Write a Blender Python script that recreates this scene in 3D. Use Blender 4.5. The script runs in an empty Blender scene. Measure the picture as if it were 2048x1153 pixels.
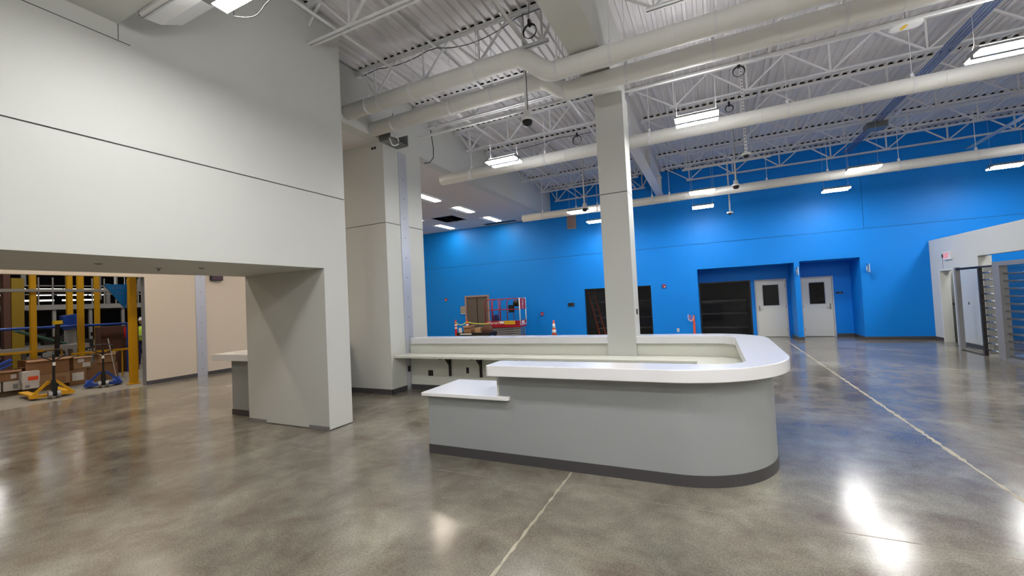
import bpy, math, random
from mathutils import Vector, Matrix, Euler
random.seed(7)
PI = math.pi
SC = bpy.context.scene
COL = SC.collection

# ------------------------------------------------------------------ camera
def make_camera():
    yaw, pitch, roll = [math.radians(a) for a in (-25.381, 1.7037, -2.8476)]
    cy, sy, cp, sp = math.cos(yaw), math.sin(yaw), math.cos(pitch), math.sin(pitch)
    f = Vector((sy*cp, cy*cp, sp)); r0 = Vector((cy, -sy, 0)); u0 = r0.cross(f)
    r = math.cos(roll)*r0 + math.sin(roll)*u0
    u = -math.sin(roll)*r0 + math.cos(roll)*u0
    cam = bpy.data.cameras.new('camera'); o = bpy.data.objects.new('camera', cam); COL.objects.link(o)
    m = Matrix((r, u, -f)).transposed().to_4x4(); m.translation = Vector((0, 0, 1.75))
    o.matrix_world = m
    cam.sensor_fit = 'HORIZONTAL'; cam.sensor_width = 36.0; cam.lens = 842.66/2048*36.0
    cam.clip_start = 0.05; cam.clip_end = 200
    SC.camera = o
make_camera()

# ------------------------------------------------------------------ world and exposure
w = bpy.data.worlds.new('world'); SC.world = w; w.use_nodes = True
w.node_tree.nodes['Background'].inputs[0].default_value = (0.02, 0.022, 0.025, 1)
w.node_tree.nodes['Background'].inputs[1].default_value = 0.3
SC.view_settings.view_transform = 'Standard'
SC.view_settings.look = 'None'
SC.view_settings.gamma = 1.0
SC.view_settings.use_curve_mapping = False
SC.view_settings.exposure = 0.0
LAMP = 103.0        # emission of the high bay diffusers
TROFFER = 42.0
WARE = 70.0
SC.cycles.max_bounces = 10
SC.cycles.diffuse_bounces = 6
SC.cycles.glossy_bounces = 4
SC.cycles.sample_clamp_indirect = 6.0
SC.cycles.use_denoising = True
SC.cycles.caustics_reflective = False
SC.cycles.caustics_refractive = False

# ------------------------------------------------------------------ materials
def lin(c):
    return tuple((v/255/12.92 if v/255 <= 0.04045 else ((v/255+0.055)/1.055)**2.4) for v in c)
def mat(name, rgb, rough=0.5, metal=0.0, var=0.0, vscale=3.0, bump=0.0, bscale=200.0, coat=0.0, spec=None, emit=None, es=0.0):
    m = bpy.data.materials.new(name); m.use_nodes = True
    nt = m.node_tree; b = nt.nodes['Principled BSDF']
    c = lin(rgb)
    b.inputs['Base Color'].default_value = (*c, 1)
    b.inputs['Roughness'].default_value = rough
    b.inputs['Metallic'].default_value = metal
    if spec is not None: b.inputs['Specular IOR Level'].default_value = spec
    if coat: b.inputs['Coat Weight'].default_value = coat; b.inputs['Coat Roughness'].default_value = 0.1
    if emit:
        b.inputs['Emission Color'].default_value = (*emit, 1); b.inputs['Emission Strength'].default_value = es
    tc = nt.nodes.new('ShaderNodeTexCoord')
    if var:
        n = nt.nodes.new('ShaderNodeTexNoise'); n.inputs['Scale'].default_value = vscale; n.inputs['Detail'].default_value = 4
        nt.links.new(tc.outputs['Object'], n.inputs['Vector'])
        mr = nt.nodes.new('ShaderNodeMapRange'); mr.inputs['To Min'].default_value = 1-var; mr.inputs['To Max'].default_value = 1+var
        nt.links.new(n.outputs['Fac'], mr.inputs['Value'])
        mx = nt.nodes.new('ShaderNodeVectorMath'); mx.operation = 'SCALE'; mx.inputs[0].default_value = c
        nt.links.new(mr.outputs['Result'], mx.inputs['Scale']); nt.links.new(mx.outputs['Vector'], b.inputs['Base Color'])
    if bump:
        n = nt.nodes.new('ShaderNodeTexNoise'); n.inputs['Scale'].default_value = bscale; n.inputs['Detail'].default_value = 2
        nt.links.new(tc.outputs['Object'], n.inputs['Vector'])
        bp = nt.nodes.new('ShaderNodeBump'); bp.inputs['Strength'].default_value = bump; bp.inputs['Distance'].default_value = 0.002
        nt.links.new(n.outputs['Fac'], bp.inputs['Height']); nt.links.new(bp.outputs['Normal'], b.inputs['Normal'])
    return m
def emis(name, rgb, s):
    m = bpy.data.materials.new(name); m.use_nodes = True; nt = m.node_tree; nt.nodes.clear()
    e = nt.nodes.new('ShaderNodeEmission'); e.inputs[0].default_value = (*rgb, 1); e.inputs[1].default_value = s
    o = nt.nodes.new('ShaderNodeOutputMaterial'); nt.links.new(e.outputs[0], o.inputs[0]); return m
def glass(name, rgb, rough=0.02, alpha=0.25):
    m = mat(name, rgb, rough, spec=0.8); b = m.node_tree.nodes['Principled BSDF']; b.inputs['Alpha'].default_value = alpha
    return m

def floor_material():
    m = bpy.data.materials.new('polished_concrete'); m.use_nodes = True; nt = m.node_tree; b = nt.nodes['Principled BSDF']
    N = nt.nodes.new; L = nt.links.new
    tc = N('ShaderNodeTexCoord')
    def noise(scale, det, rough=0.55, dist=0.0, vec=None):
        n = N('ShaderNodeTexNoise'); n.inputs['Scale'].default_value = scale; n.inputs['Detail'].default_value = det
        n.inputs['Roughness'].default_value = rough; n.inputs['Distortion'].default_value = dist
        L(vec or tc.outputs['Object'], n.inputs['Vector']); return n
    big = noise(0.55, 5, 0.6, 0.6); mid = noise(2.6, 6, 0.62, 0.3); fine = noise(190, 2, 0.6); speck = noise(75, 3, 0.7)
    r1 = N('ShaderNodeValToRGB'); e = r1.color_ramp.elements
    e[0].position = 0.30; e[0].color = (*lin((110, 109, 102)), 1); e[1].position = 0.72; e[1].color = (*lin((162, 160, 150)), 1)
    x = e.new(0.5); x.color = (*lin((136, 131, 122)), 1)
    L(big.outputs['Fac'], r1.inputs['Fac'])
    r2 = N('ShaderNodeValToRGB'); e = r2.color_ramp.elements
    e[0].position = 0.32; e[0].color = (0.66, 0.60, 0.56, 1); e[1].position = 0.70; e[1].color = (1.16, 1.18, 1.12, 1)
    L(mid.outputs['Fac'], r2.inputs['Fac'])
    mul = N('ShaderNodeMix'); mul.data_type = 'RGBA'; mul.blend_type = 'MULTIPLY'; mul.inputs['Factor'].default_value = 1.0
    L(r1.outputs['Color'], mul.inputs['A']); L(r2.outputs['Color'], mul.inputs['B'])
    r3 = N('ShaderNodeValToRGB'); e = r3.color_ramp.elements
    e[0].position = 0.36; e[0].color = (0.62, 0.60, 0.58, 1); e[1].position = 0.66; e[1].color = (1.24, 1.24, 1.24, 1)
    L(speck.outputs['Fac'], r3.inputs['Fac'])
    mul2 = N('ShaderNodeMix'); mul2.data_type = 'RGBA'; mul2.blend_type = 'MULTIPLY'; mul2.inputs['Factor'].default_value = 0.8
    L(mul.outputs['Result'], mul2.inputs['A']); L(r3.outputs['Color'], mul2.inputs['B'])
    L(mul2.outputs['Result'], b.inputs['Base Color'])
    mr = N('ShaderNodeMapRange'); mr.inputs['From Min'].default_value = 0.3; mr.inputs['From Max'].default_value = 0.7
    mr.inputs['To Min'].default_value = 0.13; mr.inputs['To Max'].default_value = 0.18
    L(mid.outputs['Fac'], mr.inputs['Value']); L(mr.outputs['Result'], b.inputs['Roughness'])
    bp = N('ShaderNodeBump'); bp.inputs['Strength'].default_value = 0.08; bp.inputs['Distance'].default_value = 0.002
    L(fine.outputs['Fac'], bp.inputs['Height']); L(bp.outputs['Normal'], b.inputs['Normal'])
    b.inputs['Specular IOR Level'].default_value = 0.6
    return m

M = dict(
    floor=floor_material(),
    ware_floor=mat('warehouse_concrete', (128, 120, 108), 0.7, var=0.2, vscale=2),
    joint=mat('joint_filler', (165, 158, 140), 0.6, var=0.15, vscale=12),
    joint_thin=mat('saw_cut_filler', (140, 132, 114), 0.6, var=0.2, vscale=8),
    wall=mat('white_wall_paint', (206, 207, 203), 0.55, var=0.012, vscale=1.2, bump=0.05, bscale=160),
    wall_warm=mat('cream_wall_paint', (214, 204, 190), 0.6, var=0.012, vscale=1.2),
    blue=mat('blue_wall_paint', (0, 128, 222), 0.5, spec=0.28, var=0.02, vscale=1.0, bump=0.05, bscale=160),
    reveal=mat('dark_reveal', (90, 90, 88), 0.8), reveal_blue=mat('blue_reveal', (8, 70, 130), 0.7),
    base=mat('charcoal_rubber_base', (72, 70, 72), 0.45),
    deck=mat('painted_steel_deck', (222, 220, 222), 0.5, var=0.05, vscale=1.5),
    steel=mat('white_painted_steel', (226, 226, 228), 0.45),
    pipe=mat('white_pipe_jacket', (232, 232, 229), 0.5, var=0.02, vscale=3),
    tile=mat('ceiling_tile', (222, 218, 218), 0.9),
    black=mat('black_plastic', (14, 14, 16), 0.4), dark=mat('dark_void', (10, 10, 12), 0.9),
    gray_lam=mat('grey_laminate', (158, 162, 163), 0.4, var=0.01, vscale=2),
    white_lam=mat('white_solid_surface', (242, 242, 245), 0.22, coat=0.2),
    cream_lam=mat('white_wall_laminate', (222, 223, 214), 0.35),
    plate=mat('brushed_corner_plate', (196, 199, 208), 0.35, metal=0.35),
    screw=mat('screw_metal', (120, 120, 125), 0.35, metal=0.9),
    metal=mat('stainless', (190, 190, 192), 0.22, metal=0.95), mgray=mat('grey_metal_frame', (146, 146, 148), 0.4, metal=0.3),
    dmetal=mat('dark_metal', (60, 58, 58), 0.4, metal=0.5),
    door=mat('off_white_door_paint', (212, 211, 204), 0.4), frame=mat('off_white_door_frame', (190, 192, 196), 0.4),
    brown_door=mat('brown_grey_door', (92, 84, 78), 0.45), brown_frame=mat('taupe_door_frame', (150, 128, 128), 0.4),
    gl=glass('dark_glass', (20, 20, 24), 0.03, 0.35), glclear=glass('clear_panel', (215, 220, 222), 0.04, 0.75),
    lamp=emis('lamp_diffuser', (1.0, 0.985, 0.96), LAMP), uplight_fill=emis('lamp_uplight_fill', (1.0, 0.98, 0.97), LAMP*0.40), troffer=emis('troffer_diffuser', (1.0, 0.86, 0.70), TROFFER),
    ware_fill=emis('warehouse_fill_glow', (1.0, 0.97, 0.93), WARE), farlamp=emis('far_lamp', (1, 0.98, 0.96), 7.0),
    red=mat('red_enamel', (158, 18, 42), 0.4), red2=mat('bright_red_plastic', (220, 40, 40), 0.45),
    orange=mat('orange_plastic', (240, 84, 30), 0.5), orange_cable=mat('orange_cable', (226, 92, 60), 0.5),
    white=mat('white_plastic', (232, 232, 232), 0.4), yellow=mat('yellow_label', (238, 196, 20), 0.5),
    yel_steel=mat('yellow_painted_steel', (206, 152, 0), 0.45, var=0.05, vscale=2), yel_panel=mat('yellow_panel', (140, 112, 10), 0.6),
    navy=mat('navy_fabric', (28, 36, 90), 0.8), bluest=mat('blue_steel', (30, 70, 160), 0.4),
    conduit=mat('blue_grey_conduit', (104, 124, 166), 0.4, metal=0.3), jbox=mat('galvanised_box', (130, 132, 130), 0.4, metal=0.6),
    card=mat('cardboard', (158, 118, 84), 0.85, var=0.08, vscale=6), card2=mat('pale_cardboard', (176, 142, 106), 0.85, var=0.08, vscale=6),
    carton_w=mat('white_carton', (214, 208, 204), 0.7), paper=mat('paper_label', (235, 232, 226), 0.7),
    shelf=mat('dark_shelving', (42, 38, 36), 0.6), ware_gray=mat('grey_mezzanine_steel', (150, 146, 142), 0.6),
    ware_dark=mat('warehouse_dark', (44, 40, 40), 0.9), brown=mat('brown_case', (90, 58, 44), 0.8),
    green=mat('green_belt', (70, 110, 95), 0.6), signblue=mat('blue_hanging_sign', (0, 112, 176), 0.5),
    tape=mat('caution_tape', (210, 210, 90), 0.5), vest=mat('hi_vis_vest', (196, 226, 60), 0.6), skin=mat('skin', (180, 130, 104), 0.6),
    pink=mat('blank_poster', (150, 140, 128), 0.6, var=0.5, vscale=9), exitred=mat('exit_letters', (215, 50, 70), 0.5, emit=(0.9, 0.05, 0.08), es=0.6),
    mauve=mat('dark_display', (70, 44, 58), 0.4), wood=mat('pallet_wood', (120, 96, 70), 0.8, var=0.1, vscale=5),
)

# ------------------------------------------------------------------ mesh helpers
class MB:
    def __init__(s): s.v = []; s.f = []
    def add(s, vs, fs):
        k = len(s.v); s.v += [tuple(p) for p in vs]; s.f += [tuple(i+k for i in f) for f in fs]; return s
    def box(s, x0, y0, z0, x1, y1, z1):
        x0, x1 = sorted((x0, x1)); y0, y1 = sorted((y0, y1)); z0, z1 = sorted((z0, z1))
        return s.add([(x0,y0,z0),(x1,y0,z0),(x1,y1,z0),(x0,y1,z0),(x0,y0,z1),(x1,y0,z1),(x1,y1,z1),(x0,y1,z1)],
            [(0,3,2,1),(4,5,6,7),(0,1,5,4),(1,2,6,5),(2,3,7,6),(3,0,4,7)])
    def obox(s, c, size, rot=(0,0,0)):
        R = Euler(rot).to_matrix(); a, b, d = [q/2 for q in size]; c = Vector(c)
        P = [(-a,-b,-d),(a,-b,-d),(a,b,-d),(-a,b,-d),(-a,-b,d),(a,-b,d),(a,b,d),(-a,b,d)]
        return s.add([c+R@Vector(p) for p in P], [(0,3,2,1),(4,5,6,7),(0,1,5,4),(1,2,6,5),(2,3,7,6),(3,0,4,7)])
    def bar(s, p, q, w, h, up=(0,0,1)):
        p, q = Vector(p), Vector(q); d = (q-p).normalized(); up = Vector(up)
        if abs(d.dot(up)) > 0.98: up = Vector((0,1,0))
        a = d.cross(up).normalized()*w/2; b = a.cross(d).normalized()*h/2
        return s.add([p-a-b,p+a-b,p+a+b,p-a+b,q-a-b,q+a-b,q+a+b,q-a+b], [(0,1,2,3),(7,6,5,4),(0,4,5,1),(1,5,6,2),(2,6,7,3),(3,7,4,0)])
    def tube(s, pts, r, n=12, caps=True, closed=False):
        pts = [Vector(p) for p in pts]; m = len(pts); rings = []
        prev = None
        for i, p in enumerate(pts):
            if closed: d = (pts[(i+1) % m]-pts[i-1]).normalized()
            else: d = (pts[min(i+1, m-1)]-pts[max(i-1, 0)]).normalized()
            if prev is None:
                up = Vector((0,0,1)) if abs(d.z) < 0.9 else Vector((1,0,0))
                a = d.cross(up).normalized()
            else:
                a = (prev - d*prev.dot(d)).normalized()
            prev = a; b = d.cross(a)
            rr = r[i] if isinstance(r, (list, tuple)) else r
            rings.append([p + a*math.cos(2*PI*k/n)*rr + b*math.sin(2*PI*k/n)*rr for k in range(n)])
        vs = [v for g in rings for v in g]; fs = []
        for i in range(m if closed else m-1):
            j = (i+1) % m
            for k in range(n): fs.append((i*n+k, i*n+(k+1) % n, j*n+(k+1) % n, j*n+k))
        if caps and not closed:
            fs.append(tuple(range(n-1, -1, -1))); fs.append(tuple((m-1)*n+k for k in range(n)))
        return s.add(vs, fs)
    def lathe(s, prof, c=(0,0,0), n=24, axis='z'):
        c = Vector(c); vs = []
        for r, z in prof:
            for k in range(n):
                a = 2*PI*k/n
                p = Vector((r*math.cos(a), r*math.sin(a), z)) if axis == 'z' else (Vector((z, r*math.cos(a), r*math.sin(a))) if axis == 'x' else Vector((r*math.cos(a), z, r*math.sin(a))))
                vs.append(c+p)
        fs = []
        for i in range(len(prof)-1):
            for k in range(n): fs.append((i*n+k, i*n+(k+1) % n, (i+1)*n+(k+1) % n, (i+1)*n+k))
        fs.append(tuple(range(n-1, -1, -1))); fs.append(tuple((len(prof)-1)*n+k for k in range(n)))
        return s.add(vs, fs)
    def prism(s, poly, z0, z1):
        n = len(poly)
        return s.add([(x,y,z0) for x,y in poly]+[(x,y,z1) for x,y in poly],
            [tuple(range(n-1,-1,-1)), tuple(range(n,2*n))]+[(i,(i+1)%n,n+(i+1)%n,n+i) for i in range(n)])
    def prism_ax(s, poly, a0, a1, axis):   # poly in the other two coordinates, extruded along axis
        def P(u, v, t): return {'x': (t,u,v), 'y': (u,t,v)}[axis]
        n = len(poly)
        return s.add([P(u,v,a0) for u,v in poly]+[P(u,v,a1) for u,v in poly],
            [tuple(range(n-1,-1,-1)), tuple(range(n,2*n))]+[(i,(i+1)%n,n+(i+1)%n,n+i) for i in range(n)])
def build(name, mb, m, parent=None, smooth=False, bevel=0.0, origin=None):
    me = bpy.data.meshes.new(name)
    if parent is not None: org = parent_origin(parent)
    elif origin is not None: org = Vector(origin)
    else:
        xs = [v[0] for v in mb.v]; ys = [v[1] for v in mb.v]; zs = [v[2] for v in mb.v]
        org = Vector(((min(xs)+max(xs))/2, (min(ys)+max(ys))/2, min(zs)))
    me.from_pydata([tuple(Vector(v)-org) for v in mb.v], [], mb.f); me.update()
    import bmesh
    bm = bmesh.new(); bm.from_mesh(me); bmesh.ops.recalc_face_normals(bm, faces=bm.faces); bm.to_mesh(me); bm.free()
    if smooth:
        for p in me.polygons: p.use_smooth = len(p.vertices) <= 4
    me.materials.append(M[m] if isinstance(m, str) else m)
    o = bpy.data.objects.new(name, me); COL.objects.link(o)
    if parent is None: o.location = org
    else: o.parent = parent
    if bevel:
        b = o.modifiers.new('bevel', 'BEVEL'); b.width = bevel; b.segments = 2; b.limit_method = 'ANGLE'
    return o
def parent_origin(p):
    v = Vector((0,0,0))
    while p is not None: v = v + p.location; p = p.parent
    return v
def thing(name, label, cat, loc, group=None):
    o = bpy.data.objects.new(name, None); COL.objects.link(o); o.location = loc; o.empty_display_size = 0.1
    o['label'] = label; o['category'] = cat
    if group: o['group'] = group
    return o
def tag(o, label, cat, group=None, kind=None):
    o['label'] = label; o['category'] = cat
    if group: o['group'] = group
    if kind: o['kind'] = kind
    return o
def struct(name, mb, m, label=None, parent=None, smooth=False, bevel=0.0):
    o = build(name, mb, m, parent, smooth, bevel)
    if parent is None:
        o['kind'] = 'structure'
        if label: o['label'] = label; o['category'] = name.split('_')[0]
    return o
def copy_tree(o, parent=None, label=None, loc=None):
    c = o.copy(); COL.objects.link(c); c.parent = parent
    if loc is not None: c.location = loc
    if label: c['label'] = label
    for ch in list(o.children): copy_tree(ch, c)
    return c
def text(name, s, size, m, parent, loc, rot, extrude=0.001, sx=1.0):
    cu = bpy.data.curves.new(name, 'FONT'); cu.body = s; cu.size = size; cu.extrude = extrude; cu.align_x = 'CENTER'; cu.align_y = 'CENTER'
    cu.materials.append(M[m]); o = bpy.data.objects.new(name, cu); COL.objects.link(o); o.parent = parent
    me = bpy.data.meshes.new_from_object(o); bpy.data.objects.remove(o); bpy.data.curves.remove(cu)
    o = bpy.data.objects.new(name, me); COL.objects.link(o); o.parent = parent
    o.location = Vector(loc)-parent_origin(parent); o.rotation_euler = rot; o.scale = (sx, 1, 1)
    return o
def arc(cx, cy, r, a0, a1, n=20):
    return [(cx+r*math.cos(math.radians(a0+(a1-a0)*i/n)), cy+r*math.sin(math.radians(a0+(a1-a0)*i/n))) for i in range(n+1)]
ORD = ['first', 'second', 'third', 'fourth', 'fifth', 'sixth', 'seventh', 'eighth', 'ninth', 'tenth']

# ================================================================== structure
DECK = 6.22; RV = 3.45; CEIL = 5.12; YB = 16.4
struct('floor', MB().box(-13.6, -8, -0.2, 14, 19.2, 0), 'floor', 'polished grey brown concrete floor with saw cut joints')
struct('floor', MB().box(-60, -20, -0.2, -13.6, 30, -0.005), 'ware_floor', 'paler unpolished concrete floor of the warehouse beyond the opening')
# joints in the slab
def joint_strip(pts, w, m, name, label, jit=0.0):
    mb = MB(); P = []
    a, b = Vector((*pts[0], 0)), Vector((*pts[1], 0)); d = (b-a).normalized(); n = Vector((-d.y, d.x, 0)); L = (b-a).length
    k = max(2, int(L/0.06)) if jit else 1
    for i in range(k+1):
        c = a + d*(L*i/k); o = n*random.uniform(-jit, jit)*0.35
        l = w/2*(1+random.uniform(-1, 1)*(1.0 if jit else 0)*0.55)
        P.append((c+o-n*l, c+o+n*l))
    for i in range(k):
        q = [P[i][0], P[i+1][0], P[i+1][1], P[i][1]]
        z0, z1 = -0.002, 0.0012
        mb.add([(v.x, v.y, z1) for v in q]+[(v.x, v.y, z0) for v in q], [(0,1,2,3),(7,6,5,4),(0,4,5,1),(1,5,6,2),(2,6,7,3),(3,7,4,0)])
    o = build(name, mb, m); o['kind'] = 'structure'; o['label'] = label; o['category'] = 'floor joint'
joint_strip([(2.08, 16.3), (2.08, -6)], 0.035, 'joint', 'trim_1', 'long pale filled joint running to the door alcoves', 0.01)
joint_strip([(-1.375, 4.08), (-1.375, -6)], 0.022, 'joint', 'trim_2', 'ragged pale filled joint running from the desk toward the camera', 0.01)
for i, (y, x0, x1, w_) in enumerate([(3.7, -5.6, 8, 0.006), (7.0, 0.7, 12, 0.006), (10.6, 0, 12, 0.008), (14.0, -5.5, 12, 0.008), (0.35, -5.0, 8, 0.006)]):
    joint_strip([(x0, y), (x1, y)], w_, 'joint_thin', 'trim_%d' % (3+i), ORD[i]+' thin saw cut line across the floor')
joint_strip([(-4.85, 6.4), (-4.85, -6)], 0.006, 'joint_thin', 'trim_8', 'thin saw cut line beside the portal wall')
joint_strip([(-11.2, 8), (-11.2, -6)], 0.006, 'joint_thin', 'trim_9', 'thin saw cut line in the hall by the warehouse opening')
joint_strip([(-13.5, 5.8), (-13.5, -6)], 0.05, 'joint', 'trim_10', 'pale worn threshold line at the warehouse opening')

# portal wall (left): thick wall with a low opening
def slabs(mb, x0, y0, x1, y1, z0, z1, reveals, g=0.007):
    zs = [z0]+[r for r in reveals if z0 < r < z1]+[z1]
    for i in range(len(zs)-1):
        mb.box(x0, y0, zs[i]+(g if i else 0), x1, y1, zs[i+1]-(g if i < len(zs)-2 else 0))
mb = MB(); slabs(mb, -6.93, -8, -5.1, 4.81, 2.36, DECK, [RV])
mb.box(-6.93, 4.38, 0.012, -5.1, 4.81, 2.36); mb.box(-6.93, -8, 0, -5.1, -3.5, 2.36)
pw = struct('wall_west', mb, 'wall', 'tall white wall on the left with a low wide opening')
struct('reveal_strip', MB().box(-6.9, -7.97, RV-0.02, -5.115, 4.795, RV+0.02), 'reveal', parent=pw)
struct('reveal_strip', MB().box(-5.1, 1.0, 4.478, -5.0985, 2.15, 4.486).box(-5.1, 2.052, 4.49, -5.0985, 2.058, 4.65), 'reveal', parent=pw)
struct('base_plate', MB().box(-6.94, 4.372, 0.0, -6.5, 4.38, 0.055).box(-5.52, 4.372, 0.0, -5.095, 4.38, 0.055), 'mgray', parent=pw)
struct('base_gap', MB().box(-6.9, 4.40, 0.0, -5.12, 4.79, 0.012), 'reveal', parent=pw)
# east-facing wall plane above soffit level, continuing to the blue wall
mb = MB().box(-6.1, 4.81, CEIL, -5.84, 7.75, DECK).box(-6.1, 7.75, CEIL, -5.84, YB, DECK)
struct('wall_bulkhead', mb, 'wall', 'white upper wall above the dropped ceiling edge')
# column block beside the desk with steel strip
mb = MB(); slabs(mb, -7.6, 6.55, -5.84, 7.75, 0, CEIL, [RV])
cb = struct('wall_pier', mb, 'wall', 'wide white pier between the portal and the desk')
struct('reveal_strip', MB().box(-7.58, 6.565, RV-0.02, -5.855, 7.735, RV+0.02), 'reveal', parent=cb)
mb = MB().box(-5.842, 6.99, 0.0, -5.828, 7.25, 5.02)
pl = struct('metal_strip', mb, 'plate', parent=cb)
mb = MB()
for k in range(12):
    for y in (7.12,): mb.lathe([(0.0, 0), (0.012, 0), (0.010, 0.004), (0.0, 0.005)], (-5.828, y, 0.25+k*0.42), 8, 'x')
struct('screw_row', mb, 'screw', parent=cb)
struct('baseboard_pier', MB().box(-7.6, 6.538, 0, -5.828, 6.55, 0.1).box(-5.84, 6.538, 0, -5.828, 6.985, 0.1).box(-5.84, 7.255, 0, -5.828, 7.75, 0.1), 'base', 'charcoal baseboard around the wide white pier')
o = thing('cable_pass_through', 'pair of black cable grommets high on the white pier face', 'grommet', (-6.08, 6.55, 5.0))
for dx in (-0.03, 0.04): build('grommet_ring', MB().lathe([(0.02, 0), (0.028, 0), (0.028, -0.012), (0.02, -0.012)], (-6.08+dx, 6.55, 5.0), 12, 'y'), 'black', o)

# dropped ceilings
mb = MB()
holes = [(-9.85, 13.55, -8.82, 14.7), (-8.85, 15.95, -7.3, 16.38)]
xs = sorted({-13.6, -6.1} | {h[0] for h in holes} | {h[2] for h in holes}); ys = sorted({4.81, YB} | {h[1] for h in holes} | {h[3] for h in holes})
for i in range(len(xs)-1):
    for j in range(len(ys)-1):
        cx, cy = (xs[i]+xs[i+1])/2, (ys[j]+ys[j+1])/2
        if any(h[0] < cx < h[2] and h[1] < cy < h[3] for h in holes): continue
        mb.box(xs[i], ys[j], CEIL, xs[i+1], ys[j+1], CEIL+0.03)
mb.box(-13.6, -8, CEIL, -6.93, 4.81, CEIL+0.03)
struct('ceiling', mb, 'tile', 'dropped white tile ceiling with troffer lights beyond the pier')
mb = MB()
for h in holes: mb.box(h[0], h[1], CEIL+0.25, h[2], h[3], CEIL+0.28)
mb.box(-9.35, 13.55, CEIL, -9.32, 14.7, CEIL+0.02)
struct('ceiling', mb, 'dark', 'dark void above missing ceiling tiles')
# corrugated roof deck, flutes along Y
pitch = 0.152; prof = []
x = -6.1
while x < 14.2:
    prof += [(x, DECK), (x+0.045, DECK), (x+0.06, DECK+0.04), (x+0.137, DECK+0.04)]; x += pitch
n = len(prof); mb = MB(); ya, yb_ = -8, YB+0.05
vs = [(a, ya, b) for a, b in prof]+[(a, yb_, b) for a, b in prof]+[(a, ya, b+0.004) for a, b in prof]+[(a, yb_, b+0.004) for a, b in prof]
fs = []
for i in range(n-1): fs += [(i, i+1, n+i+1, n+i), (2*n+i, 3*n+i, 3*n+i+1, 2*n+i+1)]
mb.add(vs, fs)
struct('ceiling', mb, 'deck', 'fluted white painted steel roof deck')
struct('ceiling', MB().box(-14, -8.2, DECK+0.06, 14.3, 19.3, DECK+0.1), 'dark', 'solid roof above the steel deck')

# blue wall with two alcoves, a window opening, a double door
W1 = (-4.6, -2.06, 2.06); A1 = (-0.45, 2.45, 2.53); A2 = (2.6, 4.17, 2.56); DD = (-10.12, -8.98, 2.0)
ops = sorted([W1, A1, A2, DD])
mb = MB(); x = -13.6
for a, b, h in ops:
    mb.box(x, YB, 0, a, YB+0.25, RV-0.02-0.006); mb.box(a, YB, h, b, YB+0.25, RV-0.026); x = b
mb.box(x, YB, 0, 14, YB+0.25, RV-0.026)
mb.box(-13.6, YB, RV-0.014, 4.33-0.005, YB+0.25, DECK); mb.box(4.335, YB, RV-0.014, 14, YB+0.25, DECK)
# alcove cheeks, back walls, soffits
mb.box(A1[1], YB+0.25, 0, A2[0], 17.5, 2.56)
mb.box(A1[0]-0.15, YB+0.25, 0, A1[0], 17.6, 2.53); mb.box(A2[1], YB+0.25, 0, A2[1]+0.15, 17.6, 2.56)
mb.box(A1[0], YB+0.25, 2.53, A2[1], 17.6, 2.7)
mb.box(-0.45, 17.5, 2.06, 1.26, 17.65, 2.7); mb.box(1.26, 17.5, 0, 1.38, 17.65, 2.7); mb.box(1.38, 17.5, 2.05, 2.35, 17.65, 2.7)
mb.box(2.35, 17.5, 0, 2.76, 17.65, 2.7); mb.box(2.76, 17.5, 2.05, 3.68, 17.65, 2.7); mb.box(3.68, 17.5, 0, 4.2, 17.65, 2.7)
bw = struct('wall_north', mb, 'blue', 'long bright blue wall across the back of the hall')
struct('reveal_strip', MB().box(-13.6, YB+0.012, RV-0.04, 14, YB+0.03, RV).box(4.32, YB+0.012, RV, 4.345, YB+0.03, DECK), 'reveal_blue', parent=bw)
mb = MB()
for a, b in ((-13.6, DD[0]), (DD[1], W1[0]), (W1[1], A1[0]), (A1[1], A2[0]), (A2[1], 5.79)): mb.box(a, YB-0.012, 0, b, YB, 0.1)
mb.box(A1[1]-0.012, YB, 0, A1[1], 17.5, 0.1).box(A2[0], YB, 0, A2[0]+0.012, 17.5, 0.1).box(A2[1]-0.012, YB, 0, A2[1], 17.5, 0.1).box(3.7, 17.488, 0, 4.158, 17.5, 0.1)
mb.box(A1[0], YB, 0, A1[0]+0.012, 17.5, 0.1)
struct('baseboard_north', mb, 'base', 'charcoal baseboard along the blue wall')
# rooms behind the dark glass
struct('wall_backroom', MB().box(-4.9, 19.1, 0, 1.4, 19.2, 2.6).box(-4.95, YB+0.25, 0, -4.9, 19.2, 2.6).box(1.4, 17.65, 0, 1.45, 19.2, 2.6).box(-4.95, YB+0.25, 2.6, -0.6, 19.2, 2.65).box(-0.6, 17.65, 2.6, 1.45, 19.2, 2.65).box(2.3, 18.8, 0, 4.3, 18.9, 2.6),
       'shelf', 'dark room walls behind the two dark windows')
def window(idx, x0, x1, y, h, label):
    r = thing('window_%d' % idx, label, 'window', (0.5*(x0+x1), y, 0)); r['kind'] = 'structure'
    m = MB().box(x0, y-0.03, 0, x0+0.05, y+0.05, h).box(x1-0.05, y-0.03, 0, x1, y+0.05, h).box(x0+0.05, y-0.03, h-0.05, x1-0.05, y+0.05, h).box(x0+0.05, y-0.03, 0, x1-0.05, y+0.05, 0.05)
    build('window_frame', m, 'black', r); build('pane', MB().box(x0+0.05, y, 0.05, x1-0.05, y+0.012, h-0.05), 'gl', r)
window(1, -4.6, -2.06, YB+0.12, 2.06, 'wide dark window partly behind the slim white column')
window(2, -0.45, 1.26, 17.53, 2.06, 'dark window in the left alcove beside the white door')

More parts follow.
